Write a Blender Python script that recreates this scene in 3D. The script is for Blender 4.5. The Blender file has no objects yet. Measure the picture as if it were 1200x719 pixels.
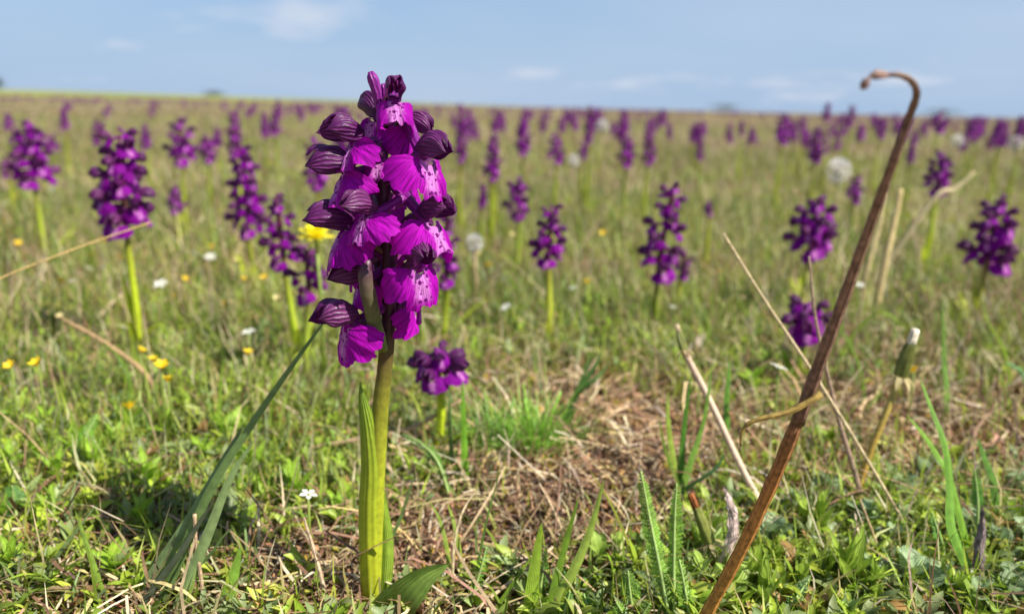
import bpy, math, random
import numpy as np
from mathutils import Vector, Matrix, Euler

random.seed(7)
RNG = np.random.default_rng(11)
SC = bpy.context.scene
COL = SC.collection
R = math.radians

# ------------------------------------------------------------------ camera
CAM_H = 0.20
F_PX = 924.0                      # focal length in pixels of a 1200 px wide frame
PITCH, ROLL = 14.25, 1.27
cam_d = bpy.data.cameras.new('camera')
cam_d.sensor_width = 36.0
cam_d.lens = 36.0 * F_PX / 1200.0
cam_d.clip_start = 0.01
cam_d.clip_end = 20000.0
cam_d.dof.use_dof = True
cam_d.dof.focus_distance = 0.278
cam_d.dof.aperture_fstop = 8.0
cam = bpy.data.objects.new('camera', cam_d)
COL.objects.link(cam)
cam.location = (0, 0, CAM_H)
CAM_M = (Euler((R(90 - PITCH), 0, 0)).to_matrix() @ Euler((0, 0, R(ROLL))).to_matrix())
cam.rotation_euler = CAM_M.to_euler()
SC.camera = cam

# ------------------------------------------------------------------ sky and sun
SUN_DIR = Vector((0.92, -0.39, 0)).normalized()
SUN_EL = R(50)
world = bpy.data.worlds.new('World')
SC.world = world
world.use_nodes = True
wn, wl = world.node_tree.nodes, world.node_tree.links
wn.clear()
w_out = wn.new('ShaderNodeOutputWorld')
w_bg = wn.new('ShaderNodeBackground')
w_sky = wn.new('ShaderNodeTexSky')
w_sky.sky_type = 'NISHITA'
w_sky.sun_disc = False
w_sky.sun_elevation = SUN_EL
w_sky.sun_rotation = math.atan2(SUN_DIR.x, SUN_DIR.y)
w_sky.air_density = 1.0
w_sky.dust_density = 0.1
w_sky.ozone_density = 4.0
w_bg.inputs['Strength'].default_value = 0.070
# thin high cloud over the whole dome: direction projected on a flat cloud deck
tc = wn.new('ShaderNodeTexCoord')
sep = wn.new('ShaderNodeSeparateXYZ')
wl.new(tc.outputs['Generated'], sep.inputs[0])
zz = wn.new('ShaderNodeMath'); zz.operation = 'MAXIMUM'; zz.inputs[1].default_value = 0.0
wl.new(sep.outputs['Z'], zz.inputs[0])
za = wn.new('ShaderNodeMath'); za.operation = 'ADD'; za.inputs[1].default_value = 0.16
wl.new(zz.outputs[0], za.inputs[0])
dv = wn.new('ShaderNodeVectorMath'); dv.operation = 'DIVIDE'
wl.new(tc.outputs['Generated'], dv.inputs[0])
cmb = wn.new('ShaderNodeCombineXYZ')
wl.new(za.outputs[0], cmb.inputs[0]); wl.new(za.outputs[0], cmb.inputs[1]); cmb.inputs[2].default_value = 1.0
wl.new(cmb.outputs[0], dv.inputs[1])
def cloud(scale, lo, hi, off, detail=5.0):
    mp = wn.new('ShaderNodeMapping')
    mp.inputs['Location'].default_value = off
    wl.new(dv.outputs[0], mp.inputs[0])
    nz = wn.new('ShaderNodeTexNoise')
    nz.inputs['Scale'].default_value = scale
    nz.inputs['Detail'].default_value = detail
    nz.inputs['Roughness'].default_value = 0.55
    wl.new(mp.outputs[0], nz.inputs['Vector'])
    mr = wn.new('ShaderNodeMapRange'); mr.interpolation_type = 'SMOOTHSTEP'
    mr.inputs[1].default_value = lo; mr.inputs[2].default_value = hi
    wl.new(nz.outputs[0], mr.inputs[0])
    return mr.outputs[0]
CLOUD_OFF = (5.4, 2.28, 0.0)
puffs = cloud(0.75, 0.54, 0.74, CLOUD_OFF)
veil = cloud(0.35, 0.30, 0.85, (4.2, 1.1, 0.0), 3.0)
vm = wn.new('ShaderNodeMath'); vm.operation = 'MULTIPLY_ADD'
vm.inputs[1].default_value = 0.30; vm.inputs[2].default_value = 0.10
wl.new(veil, vm.inputs[0])
pm = wn.new('ShaderNodeMath'); pm.operation = 'MULTIPLY'; pm.inputs[1].default_value = 0.75
wl.new(puffs, pm.inputs[0])
mx = wn.new('ShaderNodeMath'); mx.operation = 'MAXIMUM'
wl.new(vm.outputs[0], mx.inputs[0]); wl.new(pm.outputs[0], mx.inputs[1])
wmix = wn.new('ShaderNodeMix'); wmix.data_type = 'RGBA'
wl.new(mx.outputs[0], wmix.inputs[0])
tint = wn.new('ShaderNodeMix'); tint.data_type = 'RGBA'; tint.blend_type = 'MULTIPLY'
tint.inputs[0].default_value = 1.0
wl.new(w_sky.outputs[0], tint.inputs[6]); tint.inputs[7].default_value = (0.80, 0.93, 1.06, 1)
# pale blue haze low over the plain, the same all round the horizon
hz = wn.new('ShaderNodeMapRange'); hz.interpolation_type = 'SMOOTHSTEP'
hz.inputs[1].default_value = 0.0; hz.inputs[2].default_value = 0.30
hz.inputs[3].default_value = 0.93; hz.inputs[4].default_value = 0.0
wl.new(zz.outputs[0], hz.inputs[0])
hmix = wn.new('ShaderNodeMix'); hmix.data_type = 'RGBA'
wl.new(hz.outputs[0], hmix.inputs[0]); wl.new(tint.outputs[2], hmix.inputs[6])
hmix.inputs[7].default_value = (2.85, 4.25, 6.35, 1)
wl.new(hmix.outputs[2], wmix.inputs[6])
wmix.inputs[7].default_value = (6.6, 6.8, 7.5, 1)
wl.new(wmix.outputs[2], w_bg.inputs[0])
wl.new(w_bg.outputs[0], w_out.inputs[0])

sun_d = bpy.data.lights.new('sun', 'SUN')
sun_d.energy = 5.0
sun_d.angle = R(0.55)
sun_d.color = (1.0, 0.95, 0.86)
sun = bpy.data.objects.new('sun', sun_d)
COL.objects.link(sun)
sun_vec = Vector((SUN_DIR.x * math.cos(SUN_EL), SUN_DIR.y * math.cos(SUN_EL), math.sin(SUN_EL)))
sun.rotation_euler = sun_vec.to_track_quat('Z', 'Y').to_euler()
sun.location = (2, -2, 3)

SC.view_settings.view_transform = 'Standard'
SC.view_settings.look = 'None'
SC.view_settings.exposure = 0.74
SC.view_settings.gamma = 1.0
SC.render.engine = 'CYCLES'
SC.cycles.max_bounces = 7
SC.cycles.diffuse_bounces = 3
SC.cycles.glossy_bounces = 2
SC.cycles.transmission_bounces = 4
SC.cycles.use_denoising = True
SC.cycles.caustics_reflective = False
SC.cycles.caustics_refractive = False

# ------------------------------------------------------------------ noise, terrain, projection
def vnoise(x, y, seed=0):
    xi, yi = np.floor(x), np.floor(y)
    fx, fy = x - xi, y - yi
    fx, fy = fx * fx * (3 - 2 * fx), fy * fy * (3 - 2 * fy)
    def h(a, b):
        v = np.sin(a * 127.1 + b * 311.7 + seed * 74.7) * 43758.5453
        return v - np.floor(v)
    a, b, c, d = h(xi, yi), h(xi + 1, yi), h(xi, yi + 1), h(xi + 1, yi + 1)
    return (a + (b - a) * fx) * (1 - fy) + (c + (d - c) * fx) * fy
def fbm(x, y, s, octv=3, seed=0):
    t, a, n = 0.0, 0.5, 0.0
    for o in range(octv):
        t = t + a * vnoise(x / s * 2 ** o, y / s * 2 ** o, seed + o * 13)
        n += a; a *= 0.5
    return t / n
def tz(x, y):
    x = np.asarray(x, float); y = np.asarray(y, float)
    d = np.hypot(x, y)
    near = (fbm(x, y, 0.10, 3, 3) - 0.5) * 0.014
    far = (fbm(x, y, 9.0, 2, 8) - 0.5) * 0.10 * np.clip((d - 1.0) / 8.0, 0, 1)
    return near + far
def ray(px, py):
    v = Vector(((px - 600.0) / F_PX, -(py - 359.5) / F_PX, -1.0))
    return CAM_M @ v
def ground(px, py):
    d = ray(px, py)
    z = 0.0
    for _ in range(6):
        t = (z - CAM_H) / d.z
        x, y = d.x * t, d.y * t
        z = float(tz(x, y))
    return Vector((x, y, z))
def at(px, py, Y):
    d = ray(px, py)
    t = Y / d.y
    return Vector((d.x * t, Y, CAM_H + d.z * t))
def mpp(Y, py=360):          # metres for one pixel at the depth Y
    return Y * 1.03 / F_PX

# ------------------------------------------------------------------ materials
def srgb(r, g, b):
    f = lambda c: (c / 255 / 12.92) if c / 255 <= 0.04045 else ((c / 255 + 0.055) / 1.055) ** 2.4
    return np.array((f(r), f(g), f(b)))
def new_mat(name):
    m = bpy.data.materials.new(name)
    m.use_nodes = True
    m.node_tree.nodes.clear()
    return m, m.node_tree.nodes, m.node_tree.links
def finish(m, n, l, color, rough=0.5, spec=0.35, transl=0.3, tr_gain=1.0, bump=None, bump_d=0.0002):
    out = n.new('ShaderNodeOutputMaterial')
    p = n.new('ShaderNodeBsdfPrincipled')
    p.inputs['Roughness'].default_value = rough
    p.inputs['Specular IOR Level'].default_value = spec
    l.new(color, p.inputs['Base Color'])
    if bump is not None:
        b = n.new('ShaderNodeBump')
        b.inputs['Distance'].default_value = bump_d
        b.inputs['Strength'].default_value = 0.6
        l.new(bump, b.inputs['Height'])
        l.new(b.outputs[0], p.inputs['Normal'])
    if transl > 0:
        t = n.new('ShaderNodeBsdfTranslucent')
        g = n.new('ShaderNodeMix'); g.data_type = 'RGBA'; g.blend_type = 'MULTIPLY'; g.inputs[0].default_value = 1
        l.new(color, g.inputs[6]); g.inputs[7].default_value = (tr_gain, tr_gain, tr_gain, 1)
        l.new(g.outputs[2], t.inputs[0])
        mx = n.new('ShaderNodeMixShader'); mx.inputs[0].default_value = transl
        l.new(p.outputs[0], mx.inputs[1]); l.new(t.outputs[0], mx.inputs[2])
        l.new(mx.outputs[0], out.inputs[0])
    else:
        l.new(p.outputs[0], out.inputs[0])
    return m
def attr_mat(name, rough=0.5, spec=0.3, transl=0.3, noise=220.0, amt=0.35, tr_gain=1.2, stripe=0.0):
    """colour from the mesh's own pigment attribute, broken up by fine noise and lengthwise veins"""
    m, n, l = new_mat(name)
    a = n.new('ShaderNodeAttribute'); a.attribute_name = 'Col'
    tcn = n.new('ShaderNodeTexCoord')
    nz = n.new('ShaderNodeTexNoise'); nz.inputs['Scale'].default_value = noise; nz.inputs['Detail'].default_value = 3
    l.new(tcn.outputs['Object'], nz.inputs['Vector'])
    mr = n.new('ShaderNodeMapRange'); mr.inputs[1].default_value = 0.3; mr.inputs[2].default_value = 0.7
    mr.inputs[3].default_value = 1 - amt; mr.inputs[4].default_value = 1 + amt
    l.new(nz.outputs[0], mr.inputs[0])
    val = mr.outputs[0]
    height = nz.outputs[0]
    if stripe > 0:
        uv = n.new('ShaderNodeUVMap'); uv.uv_map = 'uv'
        sp = n.new('ShaderNodeSeparateXYZ'); l.new(uv.outputs[0], sp.inputs[0])
        w = n.new('ShaderNodeMath'); w.operation = 'MULTIPLY'; w.inputs[1].default_value = 46.0
        l.new(sp.outputs[0], w.inputs[0])
        s = n.new('ShaderNodeMath'); s.operation = 'SINE'; l.new(w.outputs[0], s.inputs[0])
        ma = n.new('ShaderNodeMath'); ma.operation = 'MULTIPLY_ADD'; ma.inputs[1].default_value = stripe; ma.inputs[2].default_value = 1.0
        l.new(s.outputs[0], ma.inputs[0])
        mu = n.new('ShaderNodeMath'); mu.operation = 'MULTIPLY'
        l.new(val, mu.inputs[0]); l.new(ma.outputs[0], mu.inputs[1]); val = mu.outputs[0]
        height = s.outputs[0]
    vm = n.new('ShaderNodeVectorMath'); vm.operation = 'SCALE'
    l.new(a.outputs['Color'], vm.inputs[0]); l.new(val, vm.inputs['Scale'])
    return finish(m, n, l, vm.outputs[0], rough, spec, transl, tr_gain, height)

M = {}
M['grass'] = attr_mat('grass_blades', 0.45, 0.35, 0.36, 60.0, 0.25, 1.25)
M['straw'] = attr_mat('dry_straw', 0.6, 0.25, 0.15, 300.0, 0.30, 1.0)
M['leaf'] = attr_mat('herb_leaf', 0.42, 0.4, 0.32, 260.0, 0.22, 1.3, 0.10)
M['stalk'] = attr_mat('plant_stalk', 0.42, 0.4, 0.12, 420.0, 0.22, 1.0)
M['sheath'] = attr_mat('leaf_sheath', 0.4, 0.4, 0.2, 420.0, 0.14, 1.2, 0.035)
M['dry'] = attr_mat('dead_stalk', 0.7, 0.2, 0.05, 500.0, 0.42, 1.0, 0.16)
M['crumb'] = attr_mat('soil_crumb', 0.85, 0.15, 0.0, 700.0, 0.45)
M['petal_yellow'] = attr_mat('small_flower', 0.5, 0.3, 0.35, 200.0, 0.12, 1.2)
M['fluff'] = attr_mat('seed_fluff', 0.8, 0.1, 0.5, 200.0, 0.05, 1.0)

def lip_material(name='orchid_lip', base=(0.46, 0.002, 0.44)):
    m, n, l = new_mat(name)
    uv = n.new('ShaderNodeUVMap'); uv.uv_map = 'uv'
    sp = n.new('ShaderNodeSeparateXYZ'); l.new(uv.outputs[0], sp.inputs[0])
    def math_(op, a, b=None, c=None):
        q = n.new('ShaderNodeMath'); q.operation = op
        for i, v in enumerate((a, b, c)):
            if v is None: continue
            if isinstance(v, (int, float)): q.inputs[i].default_value = v
            else: l.new(v, q.inputs[i])
        return q.outputs[0]
    def smooth(v, lo, hi, a=0.0, b=1.0):
        q = n.new('ShaderNodeMapRange'); q.interpolation_type = 'SMOOTHSTEP'
        q.inputs[1].default_value = lo; q.inputs[2].default_value = hi
        q.inputs[3].default_value = a; q.inputs[4].default_value = b
        l.new(v, q.inputs[0]); return q.outputs[0]
    wob = n.new('ShaderNodeTexNoise'); wob.inputs['Scale'].default_value = 7.0
    l.new(uv.outputs[0], wob.inputs['Vector'])
    ax = math_('ABSOLUTE', sp.outputs[0])
    ax = math_('MULTIPLY_ADD', math_('SUBTRACT', wob.outputs[0], 0.5), 0.32, ax)
    pale = math_('MULTIPLY', smooth(ax, 0.05, 0.27, 1, 0), smooth(sp.outputs[1], 0.50, 0.78, 1, 0))
    vor = n.new('ShaderNodeTexVoronoi'); vor.inputs['Scale'].default_value = 8.5
    vor.inputs['Randomness'].default_value = 0.85
    l.new(uv.outputs[0], vor.inputs['Vector'])
    spot = math_('MULTIPLY', smooth(vor.outputs['Distance'], 0.34, 0.46, 1, 0), smooth(pale, 0.05, 0.3, 0, 1))
    ang = math_('ARCTAN2', sp.outputs[0], math_('ADD', sp.outputs[1], 0.25))
    vn = n.new('ShaderNodeTexNoise'); vn.noise_dimensions = '2D'; vn.inputs['Scale'].default_value = 6.0; vn.inputs['Detail'].default_value = 4
    cx = n.new('ShaderNodeCombineXYZ'); l.new(math_('MULTIPLY', ang, 6.0), cx.inputs[0]); l.new(math_('MULTIPLY', sp.outputs[1], 0.5), cx.inputs[1])
    l.new(cx.outputs[0], vn.inputs['Vector'])
    vein = smooth(vn.outputs[0], 0.32, 0.68, 0.52, 1.2)
    c1 = n.new('ShaderNodeMix'); c1.data_type = 'RGBA'
    c1.inputs[6].default_value = (*base, 1); c1.inputs[7].default_value = (0.72, 0.24, 0.68, 1)
    l.new(pale, c1.inputs[0])
    c2 = n.new('ShaderNodeMix'); c2.data_type = 'RGBA'
    l.new(c1.outputs[2], c2.inputs[6]); c2.inputs[7].default_value = (0.17, 0.002, 0.17, 1)
    l.new(spot, c2.inputs[0])
    vm = n.new('ShaderNodeVectorMath'); vm.operation = 'SCALE'
    l.new(c2.outputs[2], vm.inputs[0]); l.new(vein, vm.inputs['Scale'])
    return finish(m, n, l, vm.outputs[0], 0.6, 0.12, 0.30, 1.1, vn.outputs[0], 0.0006)
def hood_material(name, base, edge, veins):
    m, n, l = new_mat(name)
    uv = n.new('ShaderNodeUVMap'); uv.uv_map = 'uv'
    sp = n.new('ShaderNodeSeparateXYZ'); l.new(uv.outputs[0], sp.inputs[0])
    nz = n.new('ShaderNodeTexNoise'); nz.inputs['Scale'].default_value = 4.0; nz.inputs['Detail'].default_value = 3
    l.new(uv.outputs[0], nz.inputs['Vector'])
    ma = n.new('ShaderNodeMath'); ma.operation = 'MULTIPLY_ADD'; ma.inputs[1].default_value = 46.0
    l.new(sp.outputs[0], ma.inputs[0])
    m2 = n.new('ShaderNodeMath'); m2.operation = 'MULTIPLY'; m2.inputs[1].default_value = 7.0
    l.new(nz.outputs[0], m2.inputs[0]); l.new(m2.outputs[0], ma.inputs[2])
    s = n.new('ShaderNodeMath'); s.operation = 'SINE'; l.new(ma.outputs[0], s.inputs[0])
    mr = n.new('ShaderNodeMapRange'); mr.interpolation_type = 'SMOOTHSTEP'
    mr.inputs[1].default_value = 0.25; mr.inputs[2].default_value = 0.9
    l.new(s.outputs[0], mr.inputs[0])
    mixn = n.new('ShaderNodeMapRange'); mixn.inputs[1].default_value = 0.35; mixn.inputs[2].default_value = 0.7
    l.new(nz.outputs[0], mixn.inputs[0])
    c0 = n.new('ShaderNodeMix'); c0.data_type = 'RGBA'
    c0.inputs[6].default_value = (*base, 1); c0.inputs[7].default_value = (*edge, 1)
    l.new(mixn.outputs[0], c0.inputs[0])
    oi = n.new('ShaderNodeObjectInfo')
    rr = n.new('ShaderNodeMapRange'); rr.inputs[1].default_value = 0.45; rr.inputs[2].default_value = 1.0
    rr.inputs[3].default_value = 0.0; rr.inputs[4].default_value = 0.38
    l.new(oi.outputs['Random'], rr.inputs[0])
    c9 = n.new('ShaderNodeMix'); c9.data_type = 'RGBA'
    l.new(rr.outputs[0], c9.inputs[0]); l.new(c0.outputs[2], c9.inputs[6]); c9.inputs[7].default_value = (0.36, 0.09, 0.27, 1)
    c1 = n.new('ShaderNodeMix'); c1.data_type = 'RGBA'
    l.new(c9.outputs[2], c1.inputs[6]); c1.inputs[7].default_value = (*veins, 1)
    l.new(mr.outputs[0], c1.inputs[0])
    return finish(m, n, l, c1.outputs[2], 0.42, 0.4, 0.28, 1.2, s.outputs[0], 0.00025)
M['lip'] = lip_material()
M['lip_shaded'] = lip_material('orchid_lip_shaded', (0.25, 0.003, 0.30))  # background orchids: shade of their less sunlit lips put into the base colour
M['hood'] = hood_material('orchid_hood', (0.10, 0.007, 0.11), (0.18, 0.018, 0.16), (0.066, 0.012, 0.058))
M['petal'] = hood_material('orchid_petal', (0.24, 0.008, 0.22), (0.42, 0.05, 0.36), (0.18, 0.006, 0.17))
M['spur'] = hood_material('orchid_spur', (0.22, 0.008, 0.24), (0.36, 0.03, 0.34), (0.17, 0.005, 0.20))

def ground_material():
    m, n, l = new_mat('soil_and_turf')
    g = n.new('ShaderNodeNewGeometry')
    def noise(scale, detail=4):
        q = n.new('ShaderNodeTexNoise'); q.inputs['Scale'].default_value = scale; q.inputs['Detail'].default_value = detail
        l.new(g.outputs['Position'], q.inputs['Vector']); return q.outputs[0]
    def ramp(v, stops):
        q = n.new('ShaderNodeValToRGB')
        while len(q.color_ramp.elements) < len(stops): q.color_ramp.elements.new(0.5)
        for e, (p, c) in zip(q.color_ramp.elements, stops): e.position = p; e.color = (*c, 1)
        l.new(v, q.inputs[0]); return q.outputs[0]
    near = ramp(noise(160.0, 5), [(0.30, (0.06, 0.035, 0.02)), (0.46, (0.17, 0.105, 0.06)), (0.60, (0.30, 0.21, 0.12)), (0.75, (0.16, 0.14, 0.05))])
    far = ramp(noise(2.2, 6), [(0.32, (0.11, 0.105, 0.04)), (0.48, (0.17, 0.145, 0.07)), (0.60, (0.24, 0.18, 0.11)), (0.75, (0.16, 0.15, 0.06))])
    wide = ramp(noise(0.035, 3), [(0.35, (0.85, 0.98, 0.8)), (0.65, (1.12, 1.0, 1.05))])
    ln = n.new('ShaderNodeVectorMath'); ln.operation = 'LENGTH'; l.new(g.outputs['Position'], ln.inputs[0])
    mr = n.new('ShaderNodeMapRange'); mr.inputs[1].default_value = 0.8; mr.inputs[2].default_value = 4.0
    l.new(ln.outputs['Value'], mr.inputs[0])
    mix = n.new('ShaderNodeMix'); mix.data_type = 'RGBA'
    l.new(mr.outputs[0], mix.inputs[0]); l.new(near, mix.inputs[6]); l.new(far, mix.inputs[7])
    mul = n.new('ShaderNodeMix'); mul.data_type = 'RGBA'; mul.blend_type = 'MULTIPLY'; mul.inputs[0].default_value = 1
    l.new(mix.outputs[2], mul.inputs[6]); l.new(wide, mul.inputs[7])
    return finish(m, n, l, mul.outputs[2], 0.9, 0.15, 0.0, 1.0, noise(420.0, 4), 0.002)
M['ground'] = ground_material()

# ------------------------------------------------------------------ mesh helpers
def to_mesh(name, V, quads=None, tris=None, mats=(), col=None, uv=None, matidx=None, smooth=True):
    V = np.asarray(V, np.float32).reshape(-1, 3)
    parts, tot = [], []
    if quads is not None and len(quads):
        q = np.asarray(quads, np.int32).reshape(-1, 4); parts.append(q.ravel()); tot.append(np.full(len(q), 4, np.int32))
    if tris is not None and len(tris):
        t = np.asarray(tris, np.int32).reshape(-1, 3); parts.append(t.ravel()); tot.append(np.full(len(t), 3, np.int32))
    loops = np.concatenate(parts); totals = np.concatenate(tot)
    starts = np.concatenate(([0], np.cumsum(totals)[:-1])).astype(np.int32)
    me = bpy.data.meshes.new(name)
    me.vertices.add(len(V)); me.vertices.foreach_set('co', V.ravel())
    me.loops.add(len(loops)); me.loops.foreach_set('vertex_index', loops)
    me.polygons.add(len(starts)); me.polygons.foreach_set('loop_start', starts)
    me.polygons.foreach_set('loop_total', totals)
    me.polygons.foreach_set('use_smooth', np.full(len(starts), smooth))
    if matidx is not None: me.polygons.foreach_set('material_index', np.asarray(matidx, np.int32))
    me.update(calc_edges=True)
    if uv is not None:
        lay = me.uv_layers.new(name='uv')
        lay.data.foreach_set('uv', np.asarray(uv, np.float32).reshape(-1, 2)[loops].ravel())
    if col is not None:
        c = np.ones((len(V), 4), np.float32); c[:, :3] = np.asarray(col, np.float32).reshape(-1, 3)
        ca = me.color_attributes.new('Col', 'FLOAT_COLOR', 'POINT')
        ca.data.foreach_set('color', c.ravel())
    for mt in mats: me.materials.append(mt)
    return me
class Geo:
    """collects patches into one mesh"""
    def __init__(s): s.V, s.Q, s.C, s.U, s.MI, s.n = [], [], [], [], [], 0
    def add(s, V, Q, C, U=None, mi=0):
        V = np.asarray(V, float).reshape(-1, 3); Q = np.asarray(Q, int).reshape(-1, 4)
        s.V.append(V); s.Q.append(Q + s.n)
        C = np.asarray(C, float); s.C.append(np.broadcast_to(C, (len(V), 3)))
        s.U.append(np.zeros((len(V), 2)) if U is None else np.asarray(U).reshape(-1, 2))
        s.MI.append(np.full(len(Q), mi)); s.n += len(V)
        return s
    def mesh(s, name, mats):
        return to_mesh(name, np.concatenate(s.V), quads=np.concatenate(s.Q), mats=mats, col=np.concatenate(s.C), uv=np.concatenate(s.U), matidx=np.concatenate(s.MI))
def grid_quads(nr, nc, wrap=False):
    i = np.arange(nr - 1)[:, None]; j = np.arange(nc if wrap else nc - 1)[None, :]
    a = i * nc + j; b = i * nc + (j + 1) % nc
    return np.stack([a, b, b + nc, a + nc], -1).reshape(-1, 4)
def xf(V, mat):
    V = np.asarray(V).reshape(-1, 3)
    m = np.array(mat)
    return V @ m[:3, :3].T + m[:3, 3]

def leaf_surface(L, W, prof, e0, e1, cup=0.4, nu=6, nv=10, twist=0.0, wave=0.0, ph=0.0, fold=0.0):
    """a leaf growing along +Y from the origin; elevation bends e0 -> e1; cup > 0 folds the edges up; returns verts, quads, uv"""
    v = np.linspace(0, 1, nv + 1); u = np.linspace(-1, 1, nu + 1)
    e = e0 + (e1 - e0) * v
    dy, dz = np.cos(e), np.sin(e)
    cy = np.concatenate(([0], np.cumsum((dy[1:] + dy[:-1]) / 2))) * L / nv
    cz = np.concatenate(([0], np.cumsum((dz[1:] + dz[:-1]) / 2))) * L / nv
    hw = W / 2 * prof(v)
    cc = max(abs(cup), 1e-3)
    X = hw[:, None] * np.sin(cc * u)[None] / cc
    N = hw[:, None] * (1 - np.cos(cc * u))[None] / cc * np.sign(cup if cup else 1)
    N = N + fold * hw[:, None] * np.abs(u)[None]
    N = N + wave * W * np.sin(v * 11 + ph)[:, None] * u[None] ** 2 * np.sign(u)[None]
    tw = twist * v
    X2 = X * np.cos(tw)[:, None] - N * np.sin(tw)[:, None]
    N2 = X * np.sin(tw)[:, None] + N * np.cos(tw)[:, None]
    Y = cy[:, None] - np.sin(e)[:, None] * N2
    Z = cz[:, None] + np.cos(e)[:, None] * N2
    V = np.stack([X2, Y, Z], -1).reshape(-1, 3)
    U = np.stack([np.broadcast_to(u[None] * 0.5 + 0.5, X.shape), np.broadcast_to(v[:, None], X.shape)], -1).reshape(-1, 2)
    return V, grid_quads(nv + 1, nu + 1), U
def p_lance(v): return np.maximum(np.sin(np.pi * np.clip(v, 0, 1) ** 0.75) ** 0.75 * (1 - 0.12 * v), 0.02) * np.where(v < 0.08, 0.35 + v * 8, 1)
def p_blade(v): return np.clip((1 - v) ** 0.55, 0.02, 1) * (0.75 + 0.25 * np.minimum(v * 6, 1))
def p_round(v): return np.maximum(np.sin(np.pi * np.clip(v, 0, 1) ** 1.25), 0.04) ** 0.7
def p_spoon(v): return np.maximum(np.sin(np.pi * np.clip(v, 0, 1) ** 1.6) ** 0.8, 0.10)
def p_sepal(v): return np.maximum(np.sin(np.pi * (0.12 + 0.88 * v) ** 0.8) ** 0.7, 0.05)

def catmull(P, n):
    P = np.asarray(P, float)
    Q = np.vstack([2 * P[0] - P[1], P, 2 * P[-1] - P[-2]])
    out = []
    m = len(P) - 1
    for t in np.linspace(0, m, n):
        i = min(int(t), m - 1); f = t - i
        a, b, c, d = Q[i], Q[i + 1], Q[i + 2], Q[i + 3]
        out.append(0.5 * (2 * b + (c - a) * f + (2 * a - 5 * b + 4 * c - d) * f * f + (3 * b - a - 3 * c + d) * f ** 3))
    return np.array(out)
def tube(P, rad, ns=8, cap=True, wob=0.0, seed=0):
    """a round tapering tube along points P; returns verts, quads, uv"""
    P = np.asarray(P, float); n = len(P)
    rad = np.broadcast_to(np.asarray(rad, float), (n,)).copy()
    T = np.gradient(P, axis=0); T /= np.linalg.norm(T, axis=1)[:, None] + 1e-12
    ref = np.array((0.0, 1.0, 0.13)) if abs(T[0][1]) < 0.9 else np.array((1.0, 0.1, 0))
    A = []
    a = np.cross(T[0], ref); a /= np.linalg.norm(a)
    for i in range(n):
        a = a - T[i] * np.dot(a, T[i]); a /= np.linalg.norm(a) + 1e-12; A.append(a.copy())
    A = np.array(A); B = np.cross(T, A)
    if cap:
        P = np.vstack([P[:1], P, P[-1:]]); A = np.vstack([A[:1], A, A[-1:]]); B = np.vstack([B[:1], B, B[-1:]])
        rad = np.concatenate(([1e-5], rad, [1e-5]))
    th = np.linspace(0, 2 * np.pi, ns, endpoint=False)
    rr = rad[:, None] * (1 + wob * np.sin(th * 3 + seed)[None] + wob * np.sin(np.arange(len(P)) * 1.7 + seed)[:, None])
    V = P[:, None] + rr[..., None] * (np.cos(th)[None, :, None] * A[:, None] + np.sin(th)[None, :, None] * B[:, None])
    U = np.stack([np.broadcast_to(th[None] / 6.283, rr.shape), np.broadcast_to(np.linspace(0, 1, len(P))[:, None], rr.shape)], -1)
    return V.reshape(-1, 3), grid_quads(len(P), ns, True), U.reshape(-1, 2)
def ribbon(P, width, side, fold=0.25, prof=p_blade, nu=4, flip=1.0):
    """a folded blade along a world path P; side = width direction hint"""
    P = np.asarray(P, float); n = len(P)
    T = np.gradient(P, axis=0); T /= np.linalg.norm(T, axis=1)[:, None]
    S = np.asarray(side, float)[None] - T * (T @ np.asarray(side, float))[:, None]
    S /= np.linalg.norm(S, axis=1)[:, None]
    N = np.cross(S, T) * flip
    v = np.linspace(0, 1, n); u = np.linspace(-1, 1, nu + 1)
    hw = width / 2 * prof(v)
    V = P[:, None] + hw[:, None, None] * (u[None, :, None] * S[:, None] + fold * np.abs(u)[None, :, None] * N[:, None])
    U = np.stack([np.broadcast_to(u[None] * .5 + .5, (n, nu + 1)), np.broadcast_to(v[:, None], (n, nu + 1))], -1)
    return V.reshape(-1, 3), grid_quads(n, nu + 1), U.reshape(-1, 2)

# ------------------------------------------------------------------ objects
def link(name, me, parent=None, loc=None, rot=None, scale=None):
    o = bpy.data.objects.new(name, me)
    COL.objects.link(o)
    if parent is not None: o.parent = parent
    if loc is not None: o.location = loc
    if rot is not None: o.rotation_euler = rot
    if scale is not None: o.scale = (scale,) * 3 if np.isscalar(scale) else scale
    return o
def thing(name, label, cat, group=None, loc=(0, 0, 0), rotz=0.0, me=None):
    o = link(name, me, None, loc, (0, 0, rotz))
    o['label'] = label; o['category'] = cat
    if group: o['group'] = group
    return o
def one(name, V, Q, U, col, mat, parent=None):
    n = len(np.asarray(V).reshape(-1, 3))
    c = np.broadcast_to(np.asarray(col, float), (n, 3)) if np.ndim(col) == 1 else col
    return link(name, to_mesh(name, V, quads=Q, mats=[mat], col=c, uv=U), parent)
def local(root, V):
    return np.asarray(V).reshape(-1, 3) - np.array(root.location)

GREEN = srgb(110, 150, 40); LIME = srgb(150, 175, 40); DEEP = srgb(70, 110, 35); GREY_G = srgb(125, 145, 100)
STRAW = srgb(196, 166, 122); TAN = srgb(165, 128, 90)

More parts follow.
